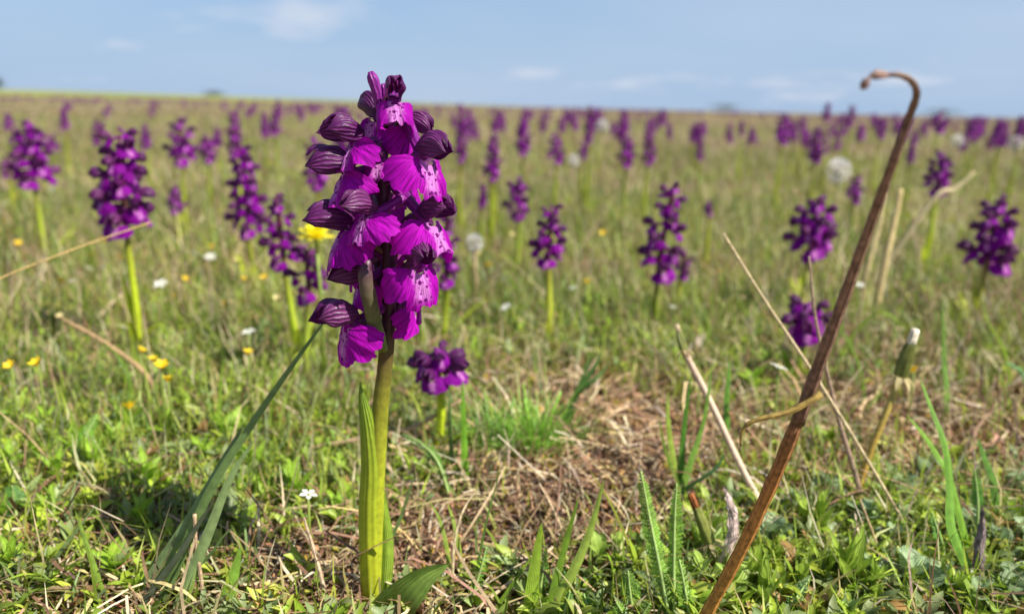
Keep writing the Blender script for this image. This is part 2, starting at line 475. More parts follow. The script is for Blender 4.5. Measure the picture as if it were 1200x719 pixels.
# ================================================================== GROUND
def build_ground():
    na = 300
    rr = np.concatenate([np.geomspace(0.04, 3.0, 230), np.geomspace(3.0, 4000, 90)[1:]])
    th = np.linspace(0, 2 * np.pi, na, endpoint=False)
    X = rr[:, None] * np.sin(th)[None]; Y = rr[:, None] * np.cos(th)[None]
    Z = tz(X, Y) + (fbm(X, Y, 0.018, 2, 5) - 0.5) * 0.006 * np.clip(2 - rr, 0, 1)[:, None]
    V = np.stack([X, Y, Z], -1).reshape(-1, 3)
    c = np.array([[0, 0, float(tz(0, 0))]])
    n0 = len(V)
    tris = [(n0, j, (j + 1) % na) for j in range(na)]
    tris = np.array(tris)[:, [0, 2, 1]]
    me = to_mesh('ground', np.vstack([V, c]), quads=grid_quads(len(rr), na, True)[:, ::-1], tris=tris, mats=[M['ground']])
    o = link('ground', me); o['kind'] = 'structure'
    o['label'] = 'dry meadow soil covered with turf and straw litter'
build_ground()

# ------------------------------------------------------------------ green and bare patches of this meadow, in metres
def gpt(px, py): g = ground(px, py); return (g.x, g.y)
PATCH = [  # ground point, radius, greenness change
    (gpt(700, 530), 0.055, -0.8), (gpt(640, 470), 0.03, -0.3), (gpt(690, 610), 0.035, -0.45), (gpt(780, 500), 0.04, -0.3),
    (gpt(340, 650), 0.03, -0.35), (gpt(520, 650), 0.035, -0.3), (gpt(120, 600), 0.03, -0.45), (gpt(300, 470), 0.03, -0.25),
    (gpt(60, 530), 0.10, 0.4), (gpt(250, 540), 0.06, 0.3), (gpt(610, 500), 0.03, 0.4), (gpt(700, 385), 0.08, 0.3),
    (gpt(1000, 670), 0.10, 0.45), (gpt(860, 680), 0.06, 0.4), (gpt(400, 560), 0.05, 0.3), (gpt(1120, 500), 0.07, -0.35),
    (gpt(900, 530), 0.05, -0.25), (gpt(980, 480), 0.05, -0.2)]
def greenness(x, y):
    g = 0.25 + 0.75 * fbm(x, y, 0.16, 4, 21) + 0.35 * (fbm(x, y, 1.3, 3, 31) - 0.5)
    for (cx, cy), r, a in PATCH:
        g = g + a * np.exp(-((x - cx) ** 2 + (y - cy) ** 2) / (2 * r * r))
    return g
def scatter(bins, az=50.0):
    X, Y = [], []
    for d0, d1, n in bins:
        r = np.sqrt(RNG.uniform(d0 * d0, d1 * d1, n)); a = RNG.uniform(-R(az), R(az), n)
        X.append(r * np.sin(a)); Y.append(r * np.cos(a))
    return np.concatenate(X), np.concatenate(Y)
def blades(x, y, z, L, W, az, e0, e1, seg, col, colt=None, prof='blade', roll=None, fold=0.0):
    """N flat ribbons in one go: elevation bends e0 -> e1, heading az"""
    N = len(x)
    t = np.linspace(0, 1, seg + 1)
    e = e0[:, None] + (e1 - e0)[:, None] * t[None]
    ds = L[:, None] / seg
    h = np.concatenate([np.zeros((N, 1)), np.cumsum(np.cos((e[:, 1:] + e[:, :-1]) / 2) * ds, 1)], 1)
    v = np.concatenate([np.zeros((N, 1)), np.cumsum(np.sin((e[:, 1:] + e[:, :-1]) / 2) * ds, 1)], 1)
    azc = az[:, None] + RNG.normal(0, 0.35, (N, 1)) * t[None]
    P = np.stack([x[:, None] + h * np.sin(azc), y[:, None] + h * np.cos(azc), z[:, None] + v], -1)
    if roll is None: roll = RNG.uniform(-0.6, 0.6, N)
    T = np.stack([np.cos(e) * np.sin(azc), np.cos(e) * np.cos(azc), np.sin(e)], -1)
    S = np.stack([np.cos(azc), -np.sin(azc), np.zeros_like(azc)], -1)
    Nn = np.cross(S, T)
    S = S * np.cos(roll)[:, None, None] + Nn * np.sin(roll)[:, None, None]
    if prof == 'blade': w = np.clip((1 - t) ** 0.6, 0.03, 1) * (0.7 + 0.3 * np.minimum(t * 5, 1))
    elif prof == 'leaf': w = np.maximum(np.sin(np.pi * t ** 0.85), 0.08)
    else: w = 1 - 0.5 * np.abs(t - 0.4)
    hw = W[:, None] / 2 * w[None]
    if fold:
        N2 = np.cross(S, T)
        up = hw[..., None] * fold
        V = np.stack([P - S * hw[..., None] + N2 * up, P, P + S * hw[..., None] + N2 * up], 2)
        base = (np.arange(N) * (seg + 1) * 3)[:, None, None]; k = np.arange(seg)[None, :, None] * 3 + np.arange(2)[None, None]
        Q = np.stack([base + k, base + k + 1, base + k + 4, base + k + 3], -1).reshape(-1, 4)
        if colt is None: colt = col
        C = col[:, None, :] * (1 - t)[None, :, None] + colt[:, None, :] * t[None, :, None]
        C = np.stack([C, C * 1.12, C], 2)
        return V.reshape(-1, 3), Q, C.reshape(-1, 3)
    V = np.stack([P - S * hw[..., None], P + S * hw[..., None]], 2)      # N, seg+1, 2, 3
    base = (np.arange(N) * (seg + 1) * 2)[:, None]
    k = np.arange(seg)[None] * 2
    Q = np.stack([base + k, base + k + 1, base + k + 3, base + k + 2], -1).reshape(-1, 4)
    if colt is None: colt = col
    C = col[:, None, :] * (1 - t)[None, :, None] + colt[:, None, :] * t[None, :, None]
    C = np.repeat(C[:, :, None, :], 2, 2)
    return V.reshape(-1, 3), Q, C.reshape(-1, 3)
def pick(cols, n, jit=0.18):
    c = np.array(cols)[RNG.integers(0, len(cols), n)]
    return c * RNG.uniform(1 - jit, 1 + jit, (n, 1)) * RNG.uniform(0.94, 1.06, (n, 3))
def stuff(name, label, cat, chunks, mat):
    V, Q, C, n = [], [], [], 0
    for v, q, c in chunks: V.append(v); Q.append(q + n); C.append(c); n += len(v)
    o = link(name, to_mesh(name, np.concatenate(V), quads=np.concatenate(Q), mats=[mat], col=np.concatenate(C)))
    o['kind'] = 'stuff'; o['label'] = label; o['category'] = cat
    return o
STRAWS = [srgb(208, 188, 150), srgb(190, 164, 124), srgb(174, 146, 110), srgb(222, 206, 174), srgb(156, 126, 94), srgb(194, 174, 118), srgb(128, 100, 76)]
GREENS = [srgb(142, 162, 56), srgb(162, 178, 66), srgb(118, 140, 54), srgb(174, 182, 76), srgb(124, 146, 80), srgb(150, 158, 78)]

def tone(x, y, lo, hi, sc=0.13, seed=61):
    """patches of fresher and duller, paler and darker growth"""
    d = np.hypot(x, y)
    f = 0.6 * fbm(x, y, sc, 3, seed) + 0.4 * fbm(x / (1 + d * .3), y / (1 + d * .3), sc * 2.5, 2, seed + 3)
    f = np.clip((f - 0.28) / 0.44, 0, 1)[:, None]
    return lo + (hi - lo) * f
def build_turf():
    # --- straw litter lying on the soil
    x, y = scatter([(0.2, 0.45, 18000), (0.45, 0.8, 17000), (0.8, 1.6, 16000), (1.6, 4, 14000)])
    k = greenness(x, y) < RNG.uniform(0.25, 1.0, len(x)); x, y = x[k], y[k]
    n = len(x); d = np.hypot(x, y)
    L = RNG.uniform(0.005, 0.024, n) * RNG.choice([1, 1, 1, 1, 2.2], n) * (1 + d * 0.3); W = RNG.uniform(0.0004, 0.0014, n) * (1 + d * 0.9)
    chunks = [blades(x, y, tz(x, y) + RNG.uniform(0.0, 0.009, n), L, W, RNG.uniform(0, 6.283, n), RNG.normal(0.2, 0.4, n), RNG.normal(-0.2, 0.5, n), 3, pick(STRAWS + [srgb(140, 104, 82), srgb(166, 128, 104), srgb(112, 84, 64)], n, 0.35) * tone(x, y, .62, 1.12, .05, 71), prof='straw')]
    # --- broad crumbled scraps of old leaf
    x, y = scatter([(0.2, 0.5, 9000), (0.5, 1.1, 9000)])
    k = greenness(x, y) < RNG.uniform(0.0, 0.9, len(x)); x, y = x[k], y[k]; n = len(x)
    chunks.append(blades(x, y, tz(x, y) + RNG.uniform(0.001, 0.006, n), RNG.uniform(0.003, 0.011, n), RNG.uniform(0.0015, 0.0042, n), RNG.uniform(0, 6.283, n), RNG.normal(0.2, 0.5, n), RNG.normal(-0.3, 0.7, n), 3, pick([srgb(182, 140, 104), srgb(150, 108, 78), srgb(205, 170, 135), srgb(120, 80, 56), srgb(196, 150, 96)], n, 0.3), prof='leaf'))
    stuff('straw_litter', 'tan straw litter and leaf scraps strewn over the soil', 'litter', chunks, M['straw'])
    # --- thin dead stems standing in the turf
    x, y = scatter([(0.3, 0.5, 1300), (0.5, 0.9, 3600), (0.9, 2, 9000), (2, 5, 20000), (5, 14, 30000), (14, 40, 30000)])
    n = len(x); d = np.hypot(x, y)
    L = RNG.uniform(0.02, 0.065, n) * np.clip(d * 1.5, 0.6, 1.25) * RNG.choice([1, 1, 1.5], n); W = RNG.uniform(0.0006, 0.0013, n) * (1 + d * 0.55)
    c = pick([srgb(186, 166, 126), srgb(170, 146, 112), srgb(200, 184, 150), srgb(160, 134, 122), srgb(150, 124, 88), srgb(150, 112, 84)], n, 0.25) * tone(x, y, 0.55, 1.08)
    stuff('dead_grass', 'thin bleached dead grass stems standing in the turf', 'dead grass', [blades(x, y, tz(x, y), L, W, RNG.uniform(0, 6.283, n), RNG.normal(1.05, 0.35, n), RNG.normal(0.6, 0.6, n), 3, c)], M['straw'])
    # --- living grass
    x, y = scatter([(0.2, 0.32, 3000), (0.32, 0.5, 9000), (0.5, 0.9, 30000), (0.9, 1.8, 40000), (1.8, 4, 34000), (4, 10, 22000), (10, 40, 12000)])
    k = greenness(x, y) > RNG.uniform(0.05, 0.85, len(x)); x, y = x[k], y[k]
    n = len(x); d = np.hypot(x, y)
    L = RNG.uniform(0.012, 0.05, n) * np.clip(0.45 + d * 0.75, 0.6, 1.25); W = RNG.uniform(0.0007, 0.0019, n) * (1 + d * 0.55)
    c = pick(GREENS, n, 0.25)
    c = c * tone(x, y, np.array((.50, .62, .48)), np.array((1.08, 1.06, .95)), seed=91)
    tipc = np.where(RNG.random((n, 1)) < 0.25, pick(STRAWS[:4], n), c * 1.05)
    stuff('grass', 'short green meadow grass among the orchids', 'grass', [blades(x, y, tz(x, y), L, W, RNG.uniform(0, 6.283, n), RNG.normal(1.15, 0.3, n), RNG.normal(0.6, 0.55, n), 3, c, tipc)], M['grass'])
    # --- low broad-leaved herbs: rosettes of little leaves
    x, y = scatter([(0.2, 0.45, 4200), (0.45, 0.9, 8000), (0.9, 2.5, 9000), (2.5, 6, 4000)])
    k = greenness(x, y) > RNG.uniform(0.3, 1.05, len(x)); x, y = x[k], y[k]
    m = 6; n = len(x) * m
    s = np.repeat(RNG.uniform(0.6, 1.3, len(x)), m) * RNG.uniform(0.7, 1.2, n)
    d = np.repeat(np.hypot(x, y), m); s = s * (1 + d * 0.12)
    ch = np.repeat(pick([srgb(148, 172, 56), srgb(166, 186, 64), srgb(130, 150, 60), srgb(150, 162, 110), srgb(184, 190, 84), srgb(134, 148, 100)] * 2 + [srgb(160, 124, 80)], len(x), 0.2) * tone(x, y, np.array((.75, .82, .7)), np.array((1.1, 1.08, 1.0)), seed=81), m, 0)
    X, Y = np.repeat(x, m), np.repeat(y, m)
    az = RNG.uniform(0, 6.283, n)
    stuff('leafy_ground_cover', 'low bright green leafy ground cover between the grass', 'ground cover', [blades(X, Y, tz(X, Y) + RNG.uniform(0, 0.01, n), 0.0095 * s, 0.0034 * s, az, RNG.normal(0.95, 0.3, n), RNG.normal(0.25, 0.4, n), 4, ch, prof='leaf', fold=0.3)], M['grass'])
    # --- soil crumbs and moss cushions: little faceted lumps
    x, y = scatter([(0.2, 0.45, 12000), (0.45, 0.8, 11000), (0.8, 1.3, 5000)])
    k = greenness(x, y) < RNG.uniform(0.1, 1.1, len(x)); x, y = x[k], y[k]; n = len(x)
    oc = np.array([(1, 0, 0), (0, 1, 0), (-1, 0, 0), (0, -1, 0), (0, 0, 1), (0, 0, -1)], float)
    s = RNG.uniform(0.0008, 0.0024, n) * RNG.choice([1, 1, 1.6], n)
    V = oc[None] * (s[:, None, None] * RNG.uniform(0.6, 1.4, (n, 6, 1)))
    a = RNG.uniform(0, 6.283, n); ca, sa = np.cos(a)[:, None], np.sin(a)[:, None]
    V = np.stack([V[..., 0] * ca - V[..., 1] * sa, V[..., 0] * sa + V[..., 1] * ca, V[..., 2] + V[..., 0] * 0.4], -1)
    V = V + np.stack([x, y, tz(x, y) + s * 0.8 + RNG.uniform(0, 0.003, n)], -1)[:, None]
    f = np.array([(0, 1, 4), (1, 2, 4), (2, 3, 4), (3, 0, 4), (1, 0, 5), (2, 1, 5), (3, 2, 5), (0, 3, 5)])
    T = (f[None] + (np.arange(n) * 6)[:, None, None]).reshape(-1, 3)
    c = pick([srgb(170, 128, 92), srgb(140, 100, 70), srgb(200, 165, 130), srgb(100, 68, 48), srgb(150, 128, 50), srgb(128, 122, 44)], n, 0.3)
    o = link('soil_crumbs', to_mesh('soil_crumbs', V, tris=T, mats=[M['crumb']], col=np.repeat(c, 6, 0), smooth=False))
    o['kind'] = 'stuff'; o['label'] = 'loose brown soil crumbs and moss specks on bare patch'; o['category'] = 'soil'
build_turf()

# ================================================================== ORCHID FLOWERS
def lip_surface(nt=28, nr=8, size=0.0105, foldR=0.55, bendR=1.2, tilt=-0.95, ruffle=0.05, ph=0.0, asym=0.0, back=0.25, mid=1.0):
    rs = np.random.default_rng(int(ph * 1000) + 5)
    a_k = [0, .09, .18, .27, .40, .55, .70, .85, 1.0]
    r_k = [.84, .93, .91, .82, .99, 1.10, 1.08, .92, .50]
    r_k = [r_k[0] * mid, r_k[1] * mid, r_k[2] * mid, r_k[3] * (mid * .6 + .4)] + r_k[4:]
    th = np.linspace(-1, 1, nt + 1)
    rout = np.interp(np.abs(th), a_k, r_k) * (1 + 0.03 * np.sin(th * 15 + ph * 7) + 0.03 * np.sin(th * 47 + ph) + 0.02 * np.sin(th * 71 + ph * 2)) * (1 + asym * np.sign(th) * 0.12)
    ang = th * R(108)
    s = np.linspace(0.10, 1, nr + 1)
    rad = s[:, None] * rout[None]
    fx = rad * np.sin(ang)[None]; fy = rad * np.cos(ang)[None] * 0.92
    U = np.stack([fx, fy], -1).reshape(-1, 2)
    ax = np.abs(fx)
    ax = np.maximum(ax - 0.10, 0); inner = np.minimum(np.abs(fx), 0.10)
    x = np.sign(fx) * (inner + foldR * np.sin(ax / foldR)); dz = -foldR * (1 - np.cos(ax / foldR))
    y = bendR * np.sin(np.maximum(fy, -0.3) / bendR); dz = dz - bendR * (1 - np.cos(fy / bendR))
    y = y - back * ax ** 1.5                                    # side lobes swept back
    dz = dz + ruffle * np.sin(ang * 7 + ph * 5)[None] * (s ** 2)[:, None] + ruffle * 0.8 * np.sin(ang * 12 + ph * 3)[None] * (s ** 4)[:, None]
    dz = dz + 0.016 * (np.sin(ang * 19 + ph * 11) + np.sin(ang * 31 + ph * 4))[None] * (s ** 1.3)[:, None] + 0.02 * np.sin(fx * 9 + ph) * np.cos(fy * 8 + ph * 2)
    ct, st = math.cos(tilt), math.sin(tilt)
    Y = y * ct - dz * st; Z = y * st + dz * ct
    V = np.stack([x, Y, Z], -1).reshape(-1, 3) * size / 0.95
    V = V + np.array((0, 0.0035, -0.0012)) * size / 0.0105
    return V, grid_quads(nr + 1, nt + 1), U
def hood_pieces(k, nu, nv, ph=0.0, open_=0.0):
    """a helmet of one back sepal, two broad side sepals and two inner petals: (kind, verts, quads, uv)"""
    out = []
    def patch(kind, psi0, dpsi, Lh, grow, flare, tipz):
        v = np.linspace(0, 1, nv + 1)[:, None]; u = np.linspace(-1, 1, nu + 1)[None]
        wide = np.clip(np.sin(np.pi * (0.16 + 0.84 * v) ** 1.15) ** 0.5, 0.06, 1)
        psi = psi0 + u * dpsi * wide
        env = np.interp(v, [0, .12, .35, .62, .84, .95, 1], [.42, .66, .95, 1.0, .86, .60, .34 + flare])
        a_, b_ = 0.0033 * grow * env, 0.0039 * grow * env
        rip = 1 + 0.09 * np.sin(psi * 5 + ph * 4 + v * 5)
        x = a_ * np.sin(psi) * rip
        z = b_ * np.cos(psi) * rip + 0.0016 + 0.0018 * np.sin(np.pi * v * 0.8) + tipz * v ** 3
        y = Lh * (v - 0.10 * (1 - np.cos(u * 1.2)) * v) + 0 * psi
        V = np.stack([x, y, z], -1).reshape(-1, 3) * k
        U = np.stack([np.broadcast_to(u * .5 + .5, x.shape), np.broadcast_to(v, x.shape)], -1).reshape(-1, 2)
        out.append((kind, V, grid_quads(nv + 1, nu + 1), U))
    j = lambda q, a: a * math.sin(ph * 9.1 + q * 2.3)
    patch('sepal', j(0, .15), R(52), 0.0114 + j(1, .0010), 1.0, j(2, .12), 0.0006 + open_ * .004)
    for sgn in (-1, 1):
        patch('sepal', sgn * R(84) + j(3 + sgn, .14), R(62), 0.0122 + j(5 + sgn, .0012), 1.07 + .25 * max(0, open_), .12 + j(7 + sgn, .14), j(9 + sgn, .0008))
    for sgn in (-1, 1):
        patch('petal', sgn * R(34), R(34), 0.0088, 0.80, .05, -.0004)
    return out
def spur_surface(k, ns=8, nv=9, up=0.5, ph=0.0):
    t = np.linspace(0, 1, nv)
    P = np.stack([0.0006 * k * np.sin(t * 3 + ph), 0.002 * k - 0.0125 * k * t, -0.0006 * k + (up * 0.0125 * t - 0.002 * t * (1 - t)) * k], -1)
    rad = np.interp(t, [0, .25, .7, .88, .96, 1], [.0017, .0014, .0016, .0019, .0016, .0008]) * k
    return tube(P, rad, ns)
def flower_into(g, mt, k, lod, ph, rs, lip_kw):
    """a whole flower merged in a Geo: material slots 0 lip, 1 hood, 2 petal, 3 spur"""
    nt, nr, nu, nv, ns, sv = ((16, 5, 4, 5, 6, 5), (9, 3, 3, 3, 5, 4), (6, 2, 2, 2, 4, 3))[lod]
    V, Q, U = lip_surface(nt, nr, 0.0105 * k, ph=ph, **lip_kw)
    g.add(xf(V, mt), Q, (1, 1, 1), U, 0)
    for kind, V, Q, U in hood_pieces(k, nu, nv, ph):
        if lod > 0 and kind == 'petal': continue
        g.add(xf(V, mt), Q, (1, 1, 1), U, 1 if kind == 'sepal' else 2)
    V, Q, U = spur_surface(k, ns, sv, rs.uniform(0.1, 0.8), ph)
    g.add(xf(V, mt), Q, (1, 1, 1), U, 3)
FLOWER_MATS = [M['lip_shaded'], M['hood'], M['petal'], M['spur']]
def lipkw(rs): return dict(foldR=rs.uniform(0.5, 0.9), bendR=rs.uniform(0.9, 1.8), tilt=rs.uniform(-1.15, -0.65), ruffle=rs.uniform(0.03, 0.07), asym=rs.uniform(-1, 1))
FLOWER_MESH = []
for i in range(6):
    rs = np.random.default_rng(100 + i); g = Geo()
    flower_into(g, Matrix.Identity(4), 1.0, 0, i * 1.37, rs, lipkw(rs))
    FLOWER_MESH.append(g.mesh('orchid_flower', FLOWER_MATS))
def stem_mesh(h, r0, r1, bend, hue, spike_frac, seed, ns=8):
    rs = np.random.default_rng(seed)
    t = np.linspace(0, 1, 14)
    P = np.stack([bend[0] * t ** 1.7 + 0.0012 * np.sin(t * 7 + seed), bend[1] * t ** 1.7, h * t - 0.004 * (1 - t)], -1)
    rad = r0 + (r1 - r0) * t ** 1.2
    V, Q, U = tube(P, rad, ns)
    low, up = np.array(hue), srgb(84, 30, 52)
    f = np.clip((U[:, 1] - (spike_frac - 0.22)) / 0.3, 0, 1)[:, None]
    return P, V, Q, U, low * (1 - f) + up * f

def axis_at(P, f):
    i = f * (len(P) - 1); a = int(min(i, len(P) - 2)); w = i - a
    return P[a] * (1 - w) + P[a + 1] * w
def spike_flowers(P, h, L, rad, n, rs, taper=0.45):
    """spirally set flowers round the axis: list of matrices, scale"""
    out = []
    for i in range(n):
        f = (i + 0.5) / n
        z = h - L + L * f * 0.97
        k = (1.0 - taper * f ** 1.6) * rs.uniform(0.88, 1.1)
        a = i * 2.399 + rs.uniform(-0.35, 0.35)
        c = axis_at(P, z / h)
        r_ = rad * (1 - 0.55 * f ** 1.8) * rs.uniform(0.8, 1.1)
        loc = Vector((c[0] + math.sin(a) * r_ * 0.45, c[1] - math.cos(a) * r_ * 0.45, z))
        m = Matrix.Translation(loc) @ Matrix.Rotation(a + math.pi, 4, 'Z') @ Matrix.Rotation(rs.uniform(-0.35, 0.3) + 0.5 * max(0, f - 0.75), 4, 'X') @ Matrix.Rotation(rs.uniform(-0.3, 0.3), 4, 'Y')
        out.append((m, k, f))
    return out
STEM_HUES = [srgb(186, 202, 44), srgb(170, 188, 50), srgb(190, 198, 62), srgb(160, 178, 62)]
def orchid(px, top, bot, Y, wpx, label, base=None, detail=True, n=None, seed=0, group='orchids of the meadow', lean=0.0, r_stem=None):
    """an orchid rooted on the ground at distance Y; top / bot = pixel rows of the flower spike there"""
    rs = np.random.default_rng(1000 + seed)
    m1 = mpp(Y)
    pt = at(px, (top + bot) / 2, Y)
    bx = pt.x - lean
    gz = float(tz(bx, Y))
    zt, zb = at(px, top, Y).z, at(px, bot, Y).z
    h, L = zt - gz, zt - zb
    h = max(h, 0.05)
    root = thing('orchid', label, 'orchid', group, (bx, Y, gz))
    r0 = (r_stem if r_stem else 0.0033)
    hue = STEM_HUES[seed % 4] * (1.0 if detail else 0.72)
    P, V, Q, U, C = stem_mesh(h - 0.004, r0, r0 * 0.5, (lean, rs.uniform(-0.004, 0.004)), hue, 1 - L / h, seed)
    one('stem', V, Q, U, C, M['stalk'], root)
    rad = wpx * m1 / 2
    k = np.clip(rad / 0.0195, 0.5, 1.35)
    if n is None: n = int(np.clip(L / (0.0042 * k), 7, 22))
    if detail:
        for i, (mt, kk, f) in enumerate(spike_flowers(P, h, L, rad, n, rs)):
            o = link('flower', FLOWER_MESH[(i + seed) % 6], root)
            o.matrix_local = mt @ Matrix.Scale(kk * k, 4)
    else:
        g = Geo()
        for i, (mt, kk, f) in enumerate(spike_flowers(P, h, L, rad, n, rs)):
            flower_into(g, mt, kk * k, 1, i * 0.77 + seed, rs, lipkw(rs))
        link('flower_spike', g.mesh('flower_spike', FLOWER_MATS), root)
    # sheathing leaves and basal leaves
    for q in range(3 if detail else 2):
        Ll = h * rs.uniform(0.32, 0.5); a = rs.uniform(0, 6.283)
        V, Q, U = leaf_surface(Ll, 0.009 * rs.uniform(0.8, 1.2), p_lance, R(rs.uniform(76, 86)) if q == 0 else R(rs.uniform(50, 70)), R(80 if q == 0 else rs.uniform(10, 40)), 0.9, 4, 8, rs.uniform(-0.3, 0.3))
        o = one('leaf', V, Q, U, np.array(hue) * rs.uniform(0.75, 1.0), M['leaf'], root)
        o.location = (0.001 * math.sin(a), -0.001 * math.cos(a), 0.0); o.rotation_euler = (0, 0, a)
    return root

# ------------------------------------------------------------------ the big orchid in front
Y_MAIN = 0.284
def build_main():
    pb = ground(438, 722)
    Y0 = Y_MAIN
    root = thing('orchid', 'tallest purple orchid with spotted open lips on a thick lime green stem', 'orchid', 'orchids of the meadow', (pb.x, pb.y, pb.z))
    O = np.array(root.location)
    axis_px = [(438, 735), (437, 700), (438, 640), (441, 560), (446, 480), (452, 420), (456, 360), (455, 300), (450, 240), (449, 180), (450, 130), (452, 108)]
    P = np.array([at(x, y, Y0) for x, y in axis_px]) - O
    P = catmull(P, 48)
    t = np.linspace(0, 1, 48)
    rad = np.interp(t, [0, .3, .45, .55, .75, .92, 1], [.0039, .0034, .0029, .0026, .0021, .0015, .0008])
    V, Q, U = tube(P, rad, 16, wob=0.03)
    z = V[:, 2]
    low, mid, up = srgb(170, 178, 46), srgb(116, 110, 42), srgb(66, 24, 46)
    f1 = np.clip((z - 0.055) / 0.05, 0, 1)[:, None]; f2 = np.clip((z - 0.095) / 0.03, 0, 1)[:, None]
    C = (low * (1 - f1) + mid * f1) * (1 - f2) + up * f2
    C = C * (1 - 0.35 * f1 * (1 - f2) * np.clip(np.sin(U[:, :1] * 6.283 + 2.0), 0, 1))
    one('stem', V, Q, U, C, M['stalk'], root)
    # --- leaves of the stem and the base
    def px_leaf(name, pts, wpx, hue, fold, flip=1.0, prof=p_lance, side=(1, 0, 0), nu=8, n=26, label=None, tip=None):
        Pw = catmull([np.array(at(a, b, c)) for a, b, c in pts], n) - O
        V, Q, U = ribbon(Pw, wpx * mpp(Y0), side, fold, prof, nu, flip)
        C = np.broadcast_to(np.asarray(hue), (len(V), 3)).copy()
        if tip is not None:
            w = np.clip((U[:, 1:] - 0.55) / 0.45, 0, 1); C = C * (1 - w) + tip * w
        o = one(name, V, Q, U, C, M['leaf'], root)
        return o
    # the sheath clasping the stem: a half-open tube that ends in a free tip
    nv, nu = 26, 12
    sp = catmull([np.array(at(a, b, Y0)) for a, b in [(438, 728), (436, 690), (434, 640), (434, 590), (436, 545), (433, 500), (428, 468), (423, 447)]], nv) - O
    sv = np.linspace(0, 1, nv)
    half = np.interp(sv, [0, .3, .62, .8, .93, 1], [2.5, 2.3, 1.8, 1.2, .75, .35])
    rr = np.interp(sv, [0, .2, .45, .65, .8, .92, 1], [.0044, .0046, .0046, .0041, .0032, .0018, .0006])
    uu = np.linspace(-1, 1, nu + 1)
    face = R(-112)                                     # the sheath's back looks left and towards the viewer
    an = face + half[:, None] * uu[None]
    V = sp[:, None] + np.stack([np.cos(an) * rr[:, None], np.sin(an) * rr[:, None], np.zeros_like(an)], -1)
    U = np.stack([np.broadcast_to(uu[None] * .5 + .5, an.shape), np.broadcast_to(sv[:, None], an.shape)], -1)
    V = V.reshape(-1, 3); U = U.reshape(-1, 2)
    w = np.clip((U[:, 1:] - 0.25) / 0.6, 0, 1)
    C = srgb(178, 186, 46) * (1 - w) + srgb(122, 150, 46) * w
    one('sheath_leaf', V, grid_quads(nv, nu + 1), U, C, M['sheath'], root)
    px_leaf('sheath_leaf', [(444, 726, Y0 - .004), (450, 690, Y0 - .003), (453, 640, Y0 - .001), (450, 600, Y0 + .001), (447, 562, Y0 + .002)], 19, srgb(150, 178, 62), 0.5, -1.0)
    px_leaf('leaf', [(440, 735, Y0 - .002), (456, 712, Y0 - .008), (474, 690, Y0 - .012), (497, 672, Y0 - .012), (526, 660, Y0 - .010)], 54, srgb(116, 142, 62), 0.45, 1.0, p_lance, (0.55, 0.2, -0.8))
    px_leaf('leaf', [(440, 740, Y0 + .003), (420, 718, Y0 + .012), (395, 706, Y0 + .022), (362, 698, Y0 + .03)], 40, srgb(104, 128, 76), 0.35, 1.0, p_lance, (0.3, 0.5, -0.8))
    # --- flowers: back-of-flower pixel, depth towards the viewer, heading (0 = to the viewer, + = right), pitch, roll, size
    FL = [
        # px,  py,  dy,    yaw, pitch, roll, k,   lip
        (462, 118, .004,   12,  10,   0, 0.98, dict(foldR=.34, bendR=2.2, tilt=-1.0, asym=.1, back=.0, mid=.70), .5),
        (426, 164, .004,  -58,  -2,   6, 1.06, dict(foldR=.80, bendR=1.8, tilt=-.90, asym=.4), .1),
        (490, 180, .009,   46,  -6,  -8, 1.22, dict(foldR=.58, bendR=1.7, tilt=-.85, asym=-.5), .9),
        (472, 140, -.003,  78, -32,   0, 0.90, dict(foldR=.42, bendR=1.5, tilt=-.55, asym=0.), .3),
        (416, 200, .003,  -66,  -4,   8, 1.14, dict(foldR=.46, bendR=1.5, tilt=-.95, asym=.4), .2),
        (440, 250, .011,  -44,   4,   8, 1.14, dict(foldR=.80, bendR=1.6, tilt=-.95, asym=.5), .4),
        (416, 268, .003,  -66,   0,   8, 1.24, dict(foldR=.46, bendR=1.5, tilt=-.95, asym=.4), .2),
        (492, 252, .006,   56,  -4,  -6, 1.20, dict(foldR=.55, bendR=1.6, tilt=-.70, asym=-.4), .6),
        (482, 308, .011,   36,   0,   0, 1.16, dict(foldR=.50, bendR=1.3, tilt=-1.0, asym=.0), .7),
        (432, 326, .001,  -68,  -16,  8, 1.05, dict(foldR=.45, bendR=1.5, tilt=-.8, asym=.2), .3),
        (420, 374, .006,  -56, -10,   4, 1.20, dict(foldR=.62, bendR=1.7, tilt=-1.05, asym=.2), .2),
        (470, 352, -.006, 108, -14,   0, 1.00, dict(foldR=.5, bendR=1.4, tilt=-1.0, asym=.0), .5),
        (446, 138, -.008, -140,  10,  0, 0.95, dict(foldR=.6, bendR=1.4, tilt=-.8, asym=.0), .8),
        (462, 205, -.012, 150,   0,   0, 1.10, dict(foldR=.6, bendR=1.4, tilt=-.9, asym=.0), .5),
        (440, 225, -.012, -150, -5,   0, 1.10, dict(foldR=.6, bendR=1.4, tilt=-.9, asym=.0), .5),
        (470, 272, -.010, 130,  -6,   0, 1.15, dict(foldR=.6, bendR=1.4, tilt=-.9, asym=.0), .5),
        (440, 300, -.010, -140, -8,   0, 1.15, dict(foldR=.6, bendR=1.4, tilt=-.9, asym=.0), .5),
        (446, 186, .003,   -8,   6,   0, 0.72, dict(foldR=.5, bendR=1.4, tilt=-1.0, asym=.0), .5),
    ]
